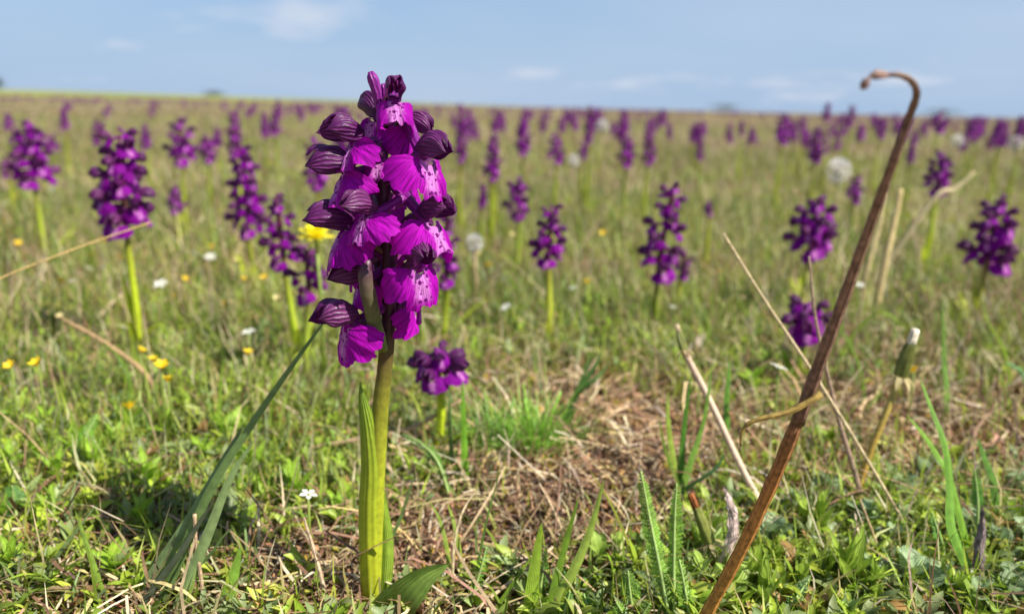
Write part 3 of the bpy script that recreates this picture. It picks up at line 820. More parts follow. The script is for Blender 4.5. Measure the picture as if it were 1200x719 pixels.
    for i, (px, py, dy, yaw, pitch, roll, k, lk, up) in enumerate(FL):
        loc = np.array(at(px, py, Y0 - dy)) - O
        k = k * 1.12
        e = link('flower', None, root)
        mt = Matrix.Translation(Vector(loc)) @ Matrix.Rotation(R(180 + yaw), 4, 'Z') @ Matrix.Rotation(R(pitch), 4, 'X') @ Matrix.Rotation(R(roll), 4, 'Y')
        e.matrix_local = mt
        ph = i * 1.31 + 0.2
        V, Q, U = lip_surface(72, 12, (0.0122 + .0008 * math.sin(i * 4.7)) * k, ph=ph, ruffle=0.05 + .035 * math.sin(i * 1.9), **{'mid': .9 + .1 * math.sin(i * 3.3), **lk})
        one('lip', V, Q, U, (1, 1, 1), M['lip'], e)
        for kind, V, Q, U in hood_pieces(k * (1.04 if yaw < -50 else 0.9), 10, 12, ph, 0.15 * math.sin(i * 2.1)):
            one(kind, V, Q, U, (1, 1, 1), M['hood'] if kind == 'sepal' else M['petal'], e)
        V, Q, U = spur_surface(k, 12, 14, up, ph)
        one('spur', V, Q, U, (1, 1, 1), M['spur'], e)
        # ovary from the stem to the flower, with its bract
        zt = loc[2] - 0.010
        j = np.argmin(np.abs(P[:, 2] - zt)); a0 = P[j]
        midp = a0 * 0.5 + loc * 0.5 + np.array((0, 0, 0.0005))
        out = loc - a0; out[2] = 0
        midp = midp + out * 0.15
        path = catmull([a0, midp, loc + np.array((0, 0, .0004))], 10)
        inv = np.array(mt.inverted())
        V, Q, U = tube(path, np.interp(np.linspace(0, 1, 10), [0, .5, 1], [.0013, .0019, .0014]), 10, wob=0.05, seed=i)
        one('ovary', xf(V, inv), Q, U, srgb(92, 44, 66) if i % 3 else srgb(104, 84, 50), M['stalk'], e)
        dirn = path[-1] - path[0]; ln = np.linalg.norm(dirn)
        bp = catmull([a0 - out * .05 + np.array((0, 0, -.0006)), midp + np.array((0, 0, -.0022)), loc * .9 + a0 * .1 + out * .05 + np.array((0, 0, -.0022))], 10)
        sd = np.cross(dirn, (0, 0, 1.0)); sd = sd if np.linalg.norm(sd) > 1e-6 else np.array((1, 0, 0))
        V, Q, U = ribbon(bp, 0.0046, sd, 0.5, p_lance, 6, -1.0)
        one('bract', xf(V, inv), Q, U, srgb(96, 34, 84), M['petal'], e)
    # --- the stout green capsule in front of the lowest flowers, curving over at its top
    cp = catmull([np.array(at(a, b, c)) for a, b, c in [(449, 409, Y0 - .004), (441, 385, Y0 - .009), (433, 350, Y0 - .0125), (428, 320, Y0 - .0125), (431, 306, Y0 - .010), (442, 303, Y0 - .006)]], 26) - O
    V, Q, U = tube(cp, np.interp(np.linspace(0, 1, 26), [0, .15, .4, .75, .9, 1], [.0019, .0026, .0028, .0024, .0019, .0012]), 14, wob=0.04)
    w = np.clip((U[:, 1:] - 0.1) / 0.55, 0, 1)
    one('seed_capsule', V, Q, U, srgb(112, 130, 62) * (1 - w) + srgb(84, 42, 66) * w, M['stalk'], root)
    # --- small bud and the pendulous little club below the right-hand flower
    cp = catmull([np.array(at(a, b, Y0 - .012)) for a, b in [(489, 352), (491, 362), (491, 376), (491, 380)]], 9) - O
    V, Q, U = tube(cp, np.interp(np.linspace(0, 1, 9), [0, .4, .8, 1], [.0006, .0008, .0011, .0006]), 8)
    one('anther', V, Q, U, (1, 1, 1), M['lip'], root)
    for (px, py, dy, tx, ty) in [(444, 128, .003, 434, 84), (447, 120, .0, 449, 98)]:
        a, b = np.array(at(px, py, Y0 - dy)), np.array(at(tx, ty, Y0 - dy))
        cp = catmull([a, a * .5 + b * .5 + np.array((.0006, 0, 0)), b], 10) - O
        V, Q, U = tube(cp, np.interp(np.linspace(0, 1, 10), [0, .5, .85, 1], [.0014, .0018, .0021, .0009]) * (1 if tx < 440 else .7), 10)
        one('bud', V, Q, U, (1, 1, 1), M['spur'], root)
    return root
build_main()

# ------------------------------------------------------------------ orchids one can tell apart
NEAR = [
    # px, top, bottom, Y, width px, label, lean, n
    (145, 152, 262, 0.600, 74, 'dense dark purple orchid on a lime stem crossed by a slanting straw', 0.002, 20),
    (322, 226, 306, 0.600, 52, 'leaning purple orchid beside the yellow flower head', -0.012, 10),
    (284, 168, 268, 0.800, 50, 'long tapering purple orchid spike on twin green stems behind the leaning orchid', -0.006, 20),
    (362, 285, 345, 0.560, 60, 'loose few-flowered purple orchid just below the yellow flower head', 0.004, 6),
    (515, 409, 436, 0.430, 84, 'short squat pinkish purple orchid low in the grass by the tall orchid', 0.0, 10),
    (526, 232, 330, 0.640, 40, 'purple orchid half hidden behind the tallest orchid', 0.004, 13),
    (645, 238, 304, 0.655, 48, 'compact purple orchid alone on a clean yellowish green stem', 0.0, 12),
    (784, 212, 318, 0.690, 58, 'loose open purple orchid with a drooping lower flower', 0.008, 14),
    (952, 232, 291, 0.760, 68, 'broad round headed purple orchid behind the bent dry stalk', 0.0, 15),
    (944, 354, 384, 0.560, 78, 'short stunted dark purple orchid low beside the bent dry stalk', 0.0, 8),
    (1163, 230, 308, 0.740, 62, 'violet purple orchid with paired grey green leaves at its foot', 0.002, 15),
    (608, 206, 250, 0.930, 38, 'small headed dark purple orchid between the tall one and the compact one', 0.0, 10),
    (1101, 177, 222, 1.020, 38, 'dark oval purple orchid next to a slanting pale straw', 0.0, 11),
    (36, 140, 212, 0.930, 60, 'bushy wide violet orchid behind the dense dark orchid, beside tiny squat heads', 0.0, 14),
    (800, 290, 322, 0.770, 30, 'small purple orchid tucked against the loose open one', 0.0, 6),
]
for i, (px, top, bot, Y, w, label, lean, n) in enumerate(NEAR):
    orchid(px, top, bot, Y, w, label, detail=True, n=n, seed=i, lean=lean)
MID = [
    (210, 136, 186, 1.15, 44), (242, 158, 186, 1.30, 26), (370, 158, 216, 0.98, 34), (405, 122, 190, 1.05, 34), (276, 128, 180, 1.25, 22),
    (577, 156, 208, 1.10, 26), (540, 122, 186, 1.20, 20), (613, 136, 178, 1.35, 24), (652, 156, 188, 1.35, 25), (691, 122, 166, 1.45, 14),
    (684, 164, 184, 1.5, 14), (735, 158, 192, 1.25, 26), (760, 154, 190, 1.25, 20), (957, 148, 188, 1.25, 20), (917, 134, 164, 1.55, 24),
    (1003, 206, 234, 1.15, 26), (970, 119, 142, 1.9, 13), (997, 123, 146, 1.9, 14), (1031, 137, 160, 1.8, 19), (1068, 160, 190, 1.5, 12),
    (1172, 142, 170, 1.6, 19), (1196, 134, 166, 1.5, 14), (205, 216, 246, 1.0, 26), (821, 163, 186, 1.7, 13), (10, 184, 204, 1.25, 22),
    (8, 132, 150, 1.9, 16), (75, 125, 150, 1.9, 14), (116, 140, 165, 1.6, 24), (170, 144, 172, 1.6, 16), (322, 126, 156, 1.8, 16), (255, 148, 170, 1.7, 16),
    (310, 130, 158, 1.9, 14), (455, 120, 150, 1.8, 18), (1100, 130, 152, 2.0, 24), (1055, 142, 160, 2.0, 20), (1140, 136, 156, 2.1, 18), (580, 182, 206, 1.3, 14),
    (665, 128, 142, 2.4, 8), (705, 135, 152, 2.2, 9), (785, 143, 160, 2.1, 11), (870, 140, 158, 2.2, 10), (500, 150, 190, 1.2, 24), (940, 135, 152, 2.2, 14), (565, 215, 240, 1.05, 12),
    (140, 196, 216, 1.2, 16), (20, 150, 182, 1.4, 26), (832, 235, 250, 1.0, 12), (60, 158, 176, 1.5, 22)]
MID_LABEL = {
    0: 'wide violet orchid head beyond the dense dark orchid', 1: 'small orchid head touching the wide violet one beyond the dense dark orchid',
    2: 'slender magenta orchid just beyond the drop of the yellow flower head', 3: 'orchid half hidden behind the top of the tallest orchid',
    4: 'narrow upright orchid directly behind the long tapering spike', 5: 'narrow magenta orchid above the small headed dark one',
    6: 'tall slim dark orchid reaching the skyline beside the tallest orchid', 7: 'upright oval orchid next to a tiny yellow flower beyond the small headed dark orchid',
    8: 'round headed orchid between the upright oval one and the thin skyline one', 9: 'thin tall orchid just breaking the skyline over the meadow middle',
    10: 'tiny orchid above a white seed head at the foot of the thin skyline orchid', 11: 'broader of two orchids standing close together beyond the loose open orchid',
    12: 'slimmer of two orchids standing close together beyond the loose open orchid', 13: 'upright slim orchid on a lime stem beyond the broad round headed one',
    14: 'short blocky dark orchid near the skyline beyond the broad round headed one', 15: 'squat small orchid beside the round white dandelion clock',
    16: 'tiny orchid breaking the skyline under the hook of the bent stalk', 17: 'second tiny orchid breaking the skyline closest to the bent stalk',
    18: 'pale broad orchid beside the bent stalk just under the skyline', 19: 'thin magenta orchid just behind the bent stalk',
    22: 'lone stunted orchid in the grass between the dense dark and long tapering orchids', 20: 'oval dark orchid beyond the violet orchid with grey green leaves'}
for i, (px, top, bot, Y, w) in enumerate(MID):
    orchid(px, top, bot, Y, w, MID_LABEL.get(i, 'small blurred purple orchid standing farther back in the meadow'), detail=False, seed=40 + i, group='smaller orchids farther back')

# ------------------------------------------------------------------ far orchids: shared meshes, then the ones too far to count
def far_spike(seed):
    rs = np.random.default_rng(500 + seed); g = Geo(); h = 0.19; L = rs.uniform(.05, .075)
    P = np.array([(0, 0, 0), (0, 0, h)])
    for i, (mt, kk, f) in enumerate(spike_flowers(P, h, L, 0.021, 14, rs)):
        flower_into(g, mt, kk * 1.1, 2, i * .7, rs, lipkw(rs))
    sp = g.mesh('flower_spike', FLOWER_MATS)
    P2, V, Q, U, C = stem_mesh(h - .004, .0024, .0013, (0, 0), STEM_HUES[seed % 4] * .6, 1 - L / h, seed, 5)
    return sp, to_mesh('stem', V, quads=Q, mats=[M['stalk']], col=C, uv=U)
FAR = [far_spike(i) for i in range(6)]
def far_points(n, d0, d1, bias):
    pts = []
    rs = np.random.default_rng(77)
    while len(pts) < n:
        d = d0 * (d1 / d0) ** rs.random(); a = rs.uniform(-R(41), R(41))
        x, y = d * math.sin(a), d * math.cos(a)
        clump = fbm(np.array(x), np.array(y), 1.3, 2, 51)
        if rs.random() < np.clip((clump - 0.42) * 4, 0.06, 1) * (0.75 + bias * a): pts.append((x, y))
    return pts
for i, (x, y) in enumerate(far_points(215, 2.3, 14.0, 0.45)):
    sp, st = FAR[i % 6]
    s = random.uniform(0.78, 1.06)
    root = thing('orchid', 'tiny purple orchid far off towards the horizon', 'orchid', 'far off orchids', (x, y, float(tz(x, y))), random.uniform(0, 6.28))
    root.scale = (s, s, s)
    link('stem', st, root); link('flower_spike', sp, root)
def distant_mass():
    rs = np.random.default_rng(9); n = 2400
    d = 14.0 * (75 / 14.0) ** rs.random(n); a = rs.uniform(-R(44), R(44), n)
    x, y = d * np.sin(a), d * np.cos(a)
    k = fbm(x, y, 4.0, 2, 52) > rs.uniform(0.3, 0.75, n); x, y, d = x[k], y[k], d[k]
    n = len(x); g = Geo(); z = tz(x, y)
    for i in range(n):
        h = rs.uniform(.14, .20); w = rs.uniform(.010, .017) * (1 + d[i] / 40)
        P = np.array([(x[i], y[i], z[i] + h * f) for f in (.55, .68, .85, 1.0)])
        V, Q, U = tube(P, np.array([.4, 1, .8, .25]) * w, 5, wob=0.25, seed=i)
        g.add(V, Q, (.16, .01, .17), U)
    o = link('distant_orchids', g.mesh('distant_orchids', [M['stalk']])); o['kind'] = 'stuff'
    o['label'] = 'haze of uncountable purple orchids along the horizon'; o['category'] = 'orchids'
distant_mass()

# ================================================================== FOREGROUND STALKS AND STRAWS
def px_path(pts, n=24, root=False):
    P = [np.array(at(*p)) for p in pts]
    if root:                                   # a rooted stalk runs on down into the soil
        gap = P[0][2] - float(tz(P[0][0], P[0][1]))
        if gap > 0.002:
            d = P[0] - P[1]; dz = max(-d[2], 1e-4); k = min(gap / dz, 0.9 * gap / max(np.hypot(d[0], d[1]), 1e-4))
            q = P[0] + np.array((d[0] * k * .6, d[1] * k * .6, 0)); q[2] = float(tz(q[0], q[1])) - .002
            P.insert(0, q)
    return catmull(P, n)
def stalk(name, label, cat, pts, widths, cols, mat='dry', group=None, ns=8, n=30, wob=0.06, part=None):
    """a thin stalk through (pixel, pixel, depth) points; widths in pixels, colours along it"""
    P = px_path(pts, n, True)
    base = P[np.argmin(P[:, 2])].copy()
    t = np.linspace(0, 1, n)
    ys = P[:, 1]
    rad = np.interp(t, np.linspace(0, 1, len(widths)), widths) * ys * 1.03 / F_PX / 2
    V, Q, U = tube(P - base, rad, ns, wob=wob, seed=len(pts))
    cols = np.array(cols); C = np.stack([np.interp(U[:, 1], np.linspace(0, 1, len(cols)), cols[:, i]) for i in range(3)], -1)
    me = to_mesh(name, V, quads=Q, mats=[M[mat]], col=C, uv=U)
    if part is None: return thing(name, label, cat, group, base, 0, me), base
    root = thing(name, label, cat, group, base)
    link(part, me, root)
    return root, base

BROWN, RUST, DARK = srgb(120, 86, 62), srgb(190, 132, 66), srgb(62, 44, 38)
root, b0 = stalk('bent_dry_stalk', 'thick brown dead stalk leaning right with its tip hooked over', 'dry stalk',
    [(812, 750, .262), (830, 715, .258), (870, 640, .250), (906, 562, .242), (935, 492, .235)], [16, 16, 16, 16, 16], [RUST * 1.0, RUST, RUST, srgb(172, 116, 64), srgb(130, 92, 64)], part='lower_stem', ns=12)
P = px_path([(934, 495, .235), (960, 425, .228), (990, 345, .22), (1020, 262, .21), (1048, 185, .20), (1066, 135, .195), (1074, 110, .19), (1068, 95, .187), (1054, 88, .184), (1036, 88, .181)], 50)
V, Q, U = tube(P - np.array(b0), np.interp(np.linspace(0, 1, 50), [0, .1, .3, .5, .7, .85, .95, 1], [16, 15, 12, 9.5, 7.5, 6.5, 5.5, 5]) * P[:, 1] * 1.03 / F_PX / 2, 12, wob=0.07)
C = np.stack([np.interp(U[:, 1], [0, .3, .6, .85, 1], [srgb(120, 92, 76)[i], srgb(138, 108, 88)[i], srgb(124, 100, 88)[i], srgb(150, 126, 110)[i], srgb(44, 36, 52)[i]]) for i in range(3)], -1)
one('upper_stem', V, Q, U, C, M['dry'], root)
P = px_path([(1038, 88, .181), (1024, 88, .179), (1016, 94, .178), (1010, 105, .178)], 12)
V, Q, U = tube(P - np.array(b0), np.array([6, 9, 12, 10, 7, 5, 4, 5, 9, 11, 8, 3]) * .18 * 1.03 / F_PX / 2, 8, wob=0.2)
one('shrivelled_tip', V, Q, U, srgb(150, 122, 110), M['dry'], root)
P = px_path([(962, 462, .228), (925, 482, .226), (885, 492, .225), (870, 504, .225), (868, 522, .225)], 20)
V, Q, U = tube(P - np.array(b0), np.interp(np.linspace(0, 1, 20), [0, .5, .75, 1], [9, 6, 4, 2.5]) * .226 * 1.03 / F_PX / 2, 8, wob=0.08)
one('twig', V, Q, U, srgb(150, 126, 66), M['dry'], root)

def straw(label, pts, w, col=STRAW, name='straw', cat='straw', group=None, wob=.05, ns=6):
    return stalk(name, label, cat, pts, w, [col * .9, col, col * 1.05], 'dry', group, ns, 24, wob)
straw('long thin pale straw crossing behind the bent dry stalk', [(1080, 648, .335), (1020, 545, .35), (955, 440, .37), (895, 350, .39), (848, 274, .41)], [3.6, 4, 3.8, 3.2, 2.4], srgb(205, 182, 140))
straw('fine golden straw slanting across the dense dark orchid', [(-300, 560, .38), (-150, 410, .40), (-20, 336, .42), (60, 302, .44), (120, 280, .46), (178, 260, .48)], [2.2, 2.4, 2, 1.5], srgb(200, 170, 110))
straw('thin dry grey stem crossing behind the bent stalk', [(1006, 570, .37), (985, 500, .375), (970, 440, .38), (955, 370, .385), (948, 300, .39)], [8, 7, 5, 4, 2.5], srgb(158, 132, 112))
straw('twisted pale twig lying across the turf behind the tall stem', [(335, 532, .42), (400, 518, .42), (470, 505, .425), (500, 492, .43), (545, 466, .435)], [6, 7, 6, 6, 4], srgb(176, 148, 116), 'twig', 'twig', wob=.12)
straw('pale upright straw standing before the dark grass sheaf', [(242, 735, .272), (236, 680, .275), (230, 640, .277), (228, 602, .278)], [6, 5.5, 5, 5], srgb(190, 160, 125))
straw('bleached straw stub leaning away from the foot of the tall orchid', [(392, 735, .272), (380, 690, .276), (368, 645, .279), (356, 606, .282)], [6, 6, 5.5, 3], srgb(196, 168, 138))
straw('straight straw lying from the wide bladed tuft towards the tall stem', [(545, 728, .275), (580, 695, .283), (620, 666, .293), (648, 640, .30)], [6, 6, 5, 4], srgb(196, 174, 140))
straw('pair of bleached straws standing by the round leaved plant', [(1040, 672, .31), (1025, 630, .315), (1008, 585, .32)], [4, 3.5, 2.5], srgb(200, 170, 130))
straw('white thin straw beside the pair of bleached straws', [(1022, 668, .31), (1016, 630, .315), (998, 580, .32)], [2.4, 2.2, 1.5], srgb(214, 200, 176))
straw('blurred pale straw slanting in front of the dark oval orchid', [(1092, 236, .9), (1118, 222, .9), (1142, 202, .9)], [5, 6, 3.5], srgb(214, 196, 150))
straw('blurred buff stem standing behind the bent dry stalk', [(1038, 305, .75), (1046, 270, .76), (1056, 222, .77)], [9, 8, 6], srgb(200, 178, 124))
straw('second blurred buff stem close to the first behind the bent dry stalk', [(1020, 300, .78), (1030, 265, .79), (1036, 225, .80)], [7, 6, 4], srgb(196, 178, 128))
straw('curled dead straw by the foot of the dense dark orchid', [(190, 490, .46), (172, 440, .48), (120, 400, .50), (70, 372, .52)], [5, 5, 6, 4], srgb(170, 140, 100), wob=.1)
straw('bent grass stem with a dark tip near the dark grass sheaf', [(345, 540, .40), (360, 500, .41), (375, 450, .42), (395, 420, .43)], [4, 5, 5, 2], srgb(120, 128, 70))
straw('pale dry straw hanging over the bare litter patch', [(735, 612, .345), (720, 590, .35), (705, 575, .355), (688, 560, .36)], [3, 3, 2.5, 1.5], srgb(206, 180, 130))
straw('short tan straw leaning over the litter by the wide bladed tuft', [(660, 625, .33), (648, 596, .335), (632, 566, .34)], [4, 3.5, 2], srgb(214, 188, 150))
straw('arched thin straw by the folded basal leaf', [(530, 690, .29), (532, 640, .295), (540, 605, .30), (552, 582, .305), (562, 578, .305)], [3, 4, 3.5, 3, 2], srgb(200, 180, 140))
straw('thin brown curved stem between the grass sheaf and the tall orchid', [(300, 735, .275), (296, 690, .28), (292, 650, .284), (300, 620, .286)], [3, 2.5, 2.5, 2], srgb(140, 110, 70))

# --- the withered leaf hanging along the bent stalk, and a dead stem at the right
def dead_leaf(name, label, pts, wpx, col, fold=.5, side=(1, 0, .2), cat='dead leaf', prof=p_lance, flip=-1.):
    P = px_path(pts, 22); base = P[np.argmin(P[:, 2])].copy()
    base[2] = min(base[2], float(tz(base[0], base[1])) + .004); P[:, 2] += base[2] - P[:, 2].min()
    V, Q, U = ribbon(P - base, wpx * pts[0][2] * 1.03 / F_PX, side, fold, prof, 6, flip)
    V = V + np.random.default_rng(len(label)).normal(0, wpx * 2e-5, V.shape)
    return thing(name, label, cat, None, base, 0, to_mesh(name, V, quads=Q, mats=[M['dry']], col=np.broadcast_to(col, V.shape), uv=U))
dead_leaf('withered_leaf', 'greyish pink withered leaf curling up beside the bent dry stalk', [(838, 700, .30), (846, 670, .30), (856, 640, .30), (861, 612, .302), (856, 588, .305), (848, 570, .31)], 17, srgb(196, 172, 162))
dead_leaf('dead_leaf', 'blackened shredded dead leaf standing among the round leaved plants', [(1150, 690, .30), (1149, 660, .302), (1152, 625, .305), (1152, 594, .308)], 16, srgb(128, 112, 110), .7)
dead_leaf('dead_leaf', 'orange curled dead leaf lying in the shade by the rosette', [(78, 668, .325), (92, 660, .33), (104, 655, .335)], 11, srgb(206, 150, 60), .4, (0, .3, 1))
dead_leaf('dead_leaf', 'dark brown folded dead leaf near the foot of the dense dark orchid', [(32, 418, .49), (52, 398, .50), (72, 380, .51)], 24, srgb(84, 72, 50), .3, (.4, .2, -1))
dead_leaf('dead_leaf', 'pale grey crumpled dead leaf behind the withered dandelion stalk', [(808, 402, .60), (818, 388, .61), (828, 372, .62)], 16, srgb(176, 160, 142), .3, (1, .2, -.2))
dead_leaf('dead_leaf', 'pale buff dead leaf lying beyond the bare litter patch', [(700, 362, .68), (716, 355, .70), (734, 348, .72)], 16, srgb(206, 184, 160), .3, (.2, .8, -.5))
dead_leaf('dead_leaf', 'pinkish dried leaf lying under the round leaved plant by the stalk', [(892, 598, .36), (902, 606, .35), (914, 618, .345)], 9, srgb(214, 176, 150), .4, (.2, .2, 1))

# --- dandelion remains
def dandelion(label, stem_pts, widths, head_pts, head_w, tip_col, stem_cols, fluff=False):
    root, b = stalk('spent_dandelion', label, 'dandelion', stem_pts, widths, stem_cols, 'stalk', None, 8, 24, .03, 'stem')
    Pw = px_path(head_pts, 14) - np.array(b); Yh = head_pts[0][2]
    r_ = head_w * Yh * 1.03 / F_PX / 2
    # narrow bracts closed into a tapering head
    ax = Pw[-1] - Pw[0]; L = np.linalg.norm(ax); ax = ax / L
    q = Vector(ax).to_track_quat('Z', 'Y').to_matrix()
    for i in range(9):
        a = i * 6.283 / 9
        V, Q, U = leaf_surface(L * 1.02, r_ * 1.0, p_blade, R(84), R(104), .8, 4, 8)
        V = V * np.array((1, 1, 1)) + np.array((0, r_ * .62, 0))
        V = xf(V, Matrix.Rotation(a, 4, 'Z')); V = V @ np.array(q).T + Pw[0]
        one('bract', V, Q, U, srgb(150, 156, 78) * random.uniform(.65, 1.3), M['leaf'], root)
    for i in range(8):
        a = i * 6.283 / 8 + .3
        V, Q, U = leaf_surface(r_ * 1.7, r_ * .55, p_lance, R(-20), R(-75), .4, 3, 6)
        V = xf(V + np.array((0, r_ * .45, 0)), Matrix.Rotation(a, 4, 'Z')); V = V @ np.array(q).T + Pw[0]
        one('sepal', V, Q, U, srgb(200, 184, 130), M['leaf'], root)
    V, Q, U = tube(np.array([Pw[-1] - ax * L * .25, Pw[-1], Pw[-1] + ax * r_ * .6, Pw[-1] + ax * r_ * 1.2]), np.array([.36, .42, .42, .34]) * r_, 9, wob=.08)
    one('dried_florets', V, Q, U, tip_col, M['dry'], root)
dandelion('closed dandelion head with white tuft leaning right on a yellow stem', [(1000, 590, .38), (1020, 530, .385), (1040, 480, .39), (1054, 444, .395)], [8, 8, 8, 8], [(1055, 440, .395), (1068, 400, .395)], 26, srgb(226, 214, 190), [srgb(190, 150, 70), srgb(180, 152, 70), srgb(168, 158, 80)])
dandelion('closed dandelion bud with a rusty dark tip beside the yarrow fronds', [(846, 668, .30), (838, 650, .305), (832, 634, .307)], [8, 8, 8], [(832, 634, .307), (814, 590, .31)], 23, srgb(140, 84, 44), [srgb(140, 150, 70), srgb(140, 150, 70)])
dandelion('withered dandelion on a pinkish beige leaning stalk', [(906, 616, .345), (870, 550, .36), (832, 470, .38), (802, 412, .40)], [9, 9, 8.5, 8], [(801, 410, .40), (795, 388, .405)], 15, srgb(188, 166, 130), [srgb(206, 176, 150), srgb(212, 184, 156), srgb(190, 160, 130)])

# --- dandelion clocks and other blurred seed heads
def clock(label, px, py, Y, rpx, group=None):
    c = at(px, py, Y); gz = float(tz(c.x, c.y)); r_ = rpx * mpp(Y)
    root = thing('dandelion_clock', label, 'dandelion clock', group, (c.x, c.y, gz))
    V, Q, U = tube(np.array([(0, 0, -.003), (.002, 0, (c.z - gz) * .5), (0, 0, c.z - gz)]), .0014, 6)
    one('stem', V, Q, U, srgb(170, 150, 110), M['stalk'], root)
    n = 170; rs = np.random.default_rng(int(px))
    v = rs.normal(size=(n, 3)); v /= np.linalg.norm(v, axis=1)[:, None]
    az = np.arctan2(v[:, 0], v[:, 1]); el = np.arcsin(v[:, 2])
    z0 = np.full(n, c.z - gz)
    V, Q, C = blades(np.zeros(n), np.zeros(n), z0, np.full(n, r_ * .95), np.full(n, r_ * .05), az, el, el, 1, np.full((n, 3), .6), prof='straw')
    g = Geo(); g.add(V, Q, (.62, .58, .52))
    tip = v * r_ * .92 + np.array((0, 0, c.z - gz))
    for m in range(4):
        a2 = rs.uniform(0, 6.283, n)
        V, Q, C = blades(tip[:, 0], tip[:, 1], tip[:, 2], np.full(n, r_ * .3), np.full(n, r_ * .085), az + rs.uniform(-1, 1, n), el + rs.uniform(-1, 1, n), el, 1, np.full((n, 3), .7), prof='straw')
        g.add(V, Q, (.82, .80, .77))
    o = link('seed_ball', g.mesh('seed_ball', [M['fluff']]), root); o['kind'] = 'stuff'
clock('round white dandelion clock between the bent stalk and a small orchid', 983, 200, 1.0, 12)
clock('buff fluffy seed head half hidden by the tallest orchid', 556, 284, .72, 9)
CL = 'small blurred white seed head far back in the meadow'
for px, py, Y, r_ in [(672, 188, 1.35, 6), (706, 147, 1.8, 6), (1190, 167, 1.5, 7), (1122, 165, 1.6, 6)]:
    clock(CL, px, py, Y, r_, 'far white seed heads')

# ================================================================== YELLOW AND WHITE FLOWERS
def yellow_head(label, px, py, Y, rpx, group=None, stem_col=srgb(130, 150, 60)):
    c = at(px, py, Y); gz = float(tz(c.x, c.y)); r_ = rpx * mpp(Y); rs = np.random.default_rng(int(px * 3 + py))
    root = thing('yellow_flower', label, 'yellow flower', group, (c.x, c.y, gz))
    V, Q, U = tube(np.array([(0, 0, -.003), (.003, 0, (c.z - gz) * .5), (0, 0, c.z - gz)]), .0012, 6)
    one('stem', V, Q, U, stem_col, M['stalk'], root)
    for ring, (n, e, k) in enumerate([(14, 22, 1.0), (12, 48, .95), (9, 70, .85)]):
        for i in range(n):
            V, Q, U = leaf_surface(r_ * k, r_ * .36, p_spoon, R(e + rs.uniform(-9, 9)), R(e - 25), .3, 2, 4)
            o = one('petal', V, Q, U, srgb(252, 240, 50) * rs.uniform(.8, 1.05), M['petal_yellow'], root)
            o.location = (0, 0, c.z - gz); o.rotation_euler = (0, 0, i * 6.283 / n + ring * .3 + rs.uniform(-.1, .1))
yellow_head('bright yellow flower head glowing behind the tallest orchid', 370, 281, .54, 25)
def tiny_flower_mesh(col, n, e, k):
    g = Geo()
    for i in range(n):
        V, Q, U = leaf_surface(.0042 * k, .0026 * k, p_spoon, R(e), R(e - 30), .4, 2, 3)
        g.add(xf(V, Matrix.Rotation(i * 6.283 / n, 4, 'Z')), Q, col, U)
    return g.mesh('petals', [M['petal_yellow']])
TINY = {'white': tiny_flower_mesh(srgb(238, 236, 226), 5, 25, 1.0), 'yellow': tiny_flower_mesh(srgb(240, 206, 40), 6, 62, 1.1), 'cream': tiny_flower_mesh(srgb(226, 212, 150), 6, 70, 1.1)}
Vt, Qt, Ut = tube(np.array([(0, 0, -.12), (.02, 0, .5), (0, 0, 1.0)]), .016, 5)
TINY_STEM = to_mesh('stem', Vt, quads=Qt, mats=[M['stalk']], col=np.broadcast_to(srgb(130, 146, 62), Vt.shape), uv=Ut)
TL = {'white': ('tiny white flower dotted in the turf', 'tiny white flowers', 'white_flower', 'white flower'), 'yellow': ('tiny yellow bud flower dotted in the turf', 'tiny yellow flowers', 'yellow_flower', 'yellow flower'), 'cream': ('tiny cream coloured bud dotted in the turf', 'tiny cream buds', 'cream_bud', 'flower bud')}
def tiny(kind, x, y, h, s):
    lab, grp, nm, cat = TL[kind]
    root = thing(nm, lab, cat, grp, (x, y, float(tz(x, y))), random.uniform(0, 6.28))
    st = link('stem', TINY_STEM, root); st.scale = (.04, .04, h)
    p = link('petals', TINY[kind], root); p.location = (0, 0, h * .98); p.scale = (s, s, s)
    p.rotation_euler = (random.uniform(-.5, .5), random.uniform(-.5, .5), 0)
rt = random.Random(5)
DOTS = {k: [(rt.uniform(0, 420) if rt.random() < .7 else rt.uniform(420, 1200), rt.uniform(190, 420)) for _ in range(n)] for k, n in (('white', 10), ('yellow', 22), ('cream', 30))}
for kind, lst in {
    'white': [(60, 222), (72, 228), (172, 292), (92, 380), (127, 368), (340, 398), (296, 452), (365, 655), (670, 368), (592, 416), (900, 535), (548, 272), (232, 342), (250, 345), (785, 392), (1080, 206), (880, 268), (150, 435)],
    'yellow': [(204, 208), (318, 192), (596, 158), (14, 306), (2, 330), (30, 345), (6, 440), (110, 300), (28, 525), (60, 535), (188, 512), (203, 509), (198, 518), (296, 500), (160, 548), (262, 360), (288, 380), (420, 200), (92, 112), (165, 118), (250, 290), (80, 405), (400, 440), (170, 470), (1060, 500)],
    'cream': [(215, 300), (222, 308), (130, 352), (78, 418), (250, 362), (300, 350), (240, 320), (285, 330), (890, 300), (1075, 215), (1060, 205), (600, 330), (560, 345), (705, 300), (1010, 330), (45, 300)]}.items():
    for px, py in lst + DOTS[kind]:
        h = random.uniform(.018, .035)
        g0 = ground(px, min(719, max(py, 165) + 12))
        Y = g0.y
        c = at(px, py, Y)
        if py < 165 or c.z < 0.012: c = ground(px, max(py, 128) + 6); c.z = random.uniform(.03, .06) + c.z
        tiny(kind, c.x, c.y, max(.012, c.z - float(tz(c.x, c.y))), random.uniform(.8, 1.25) * (1 + c.y * .35))

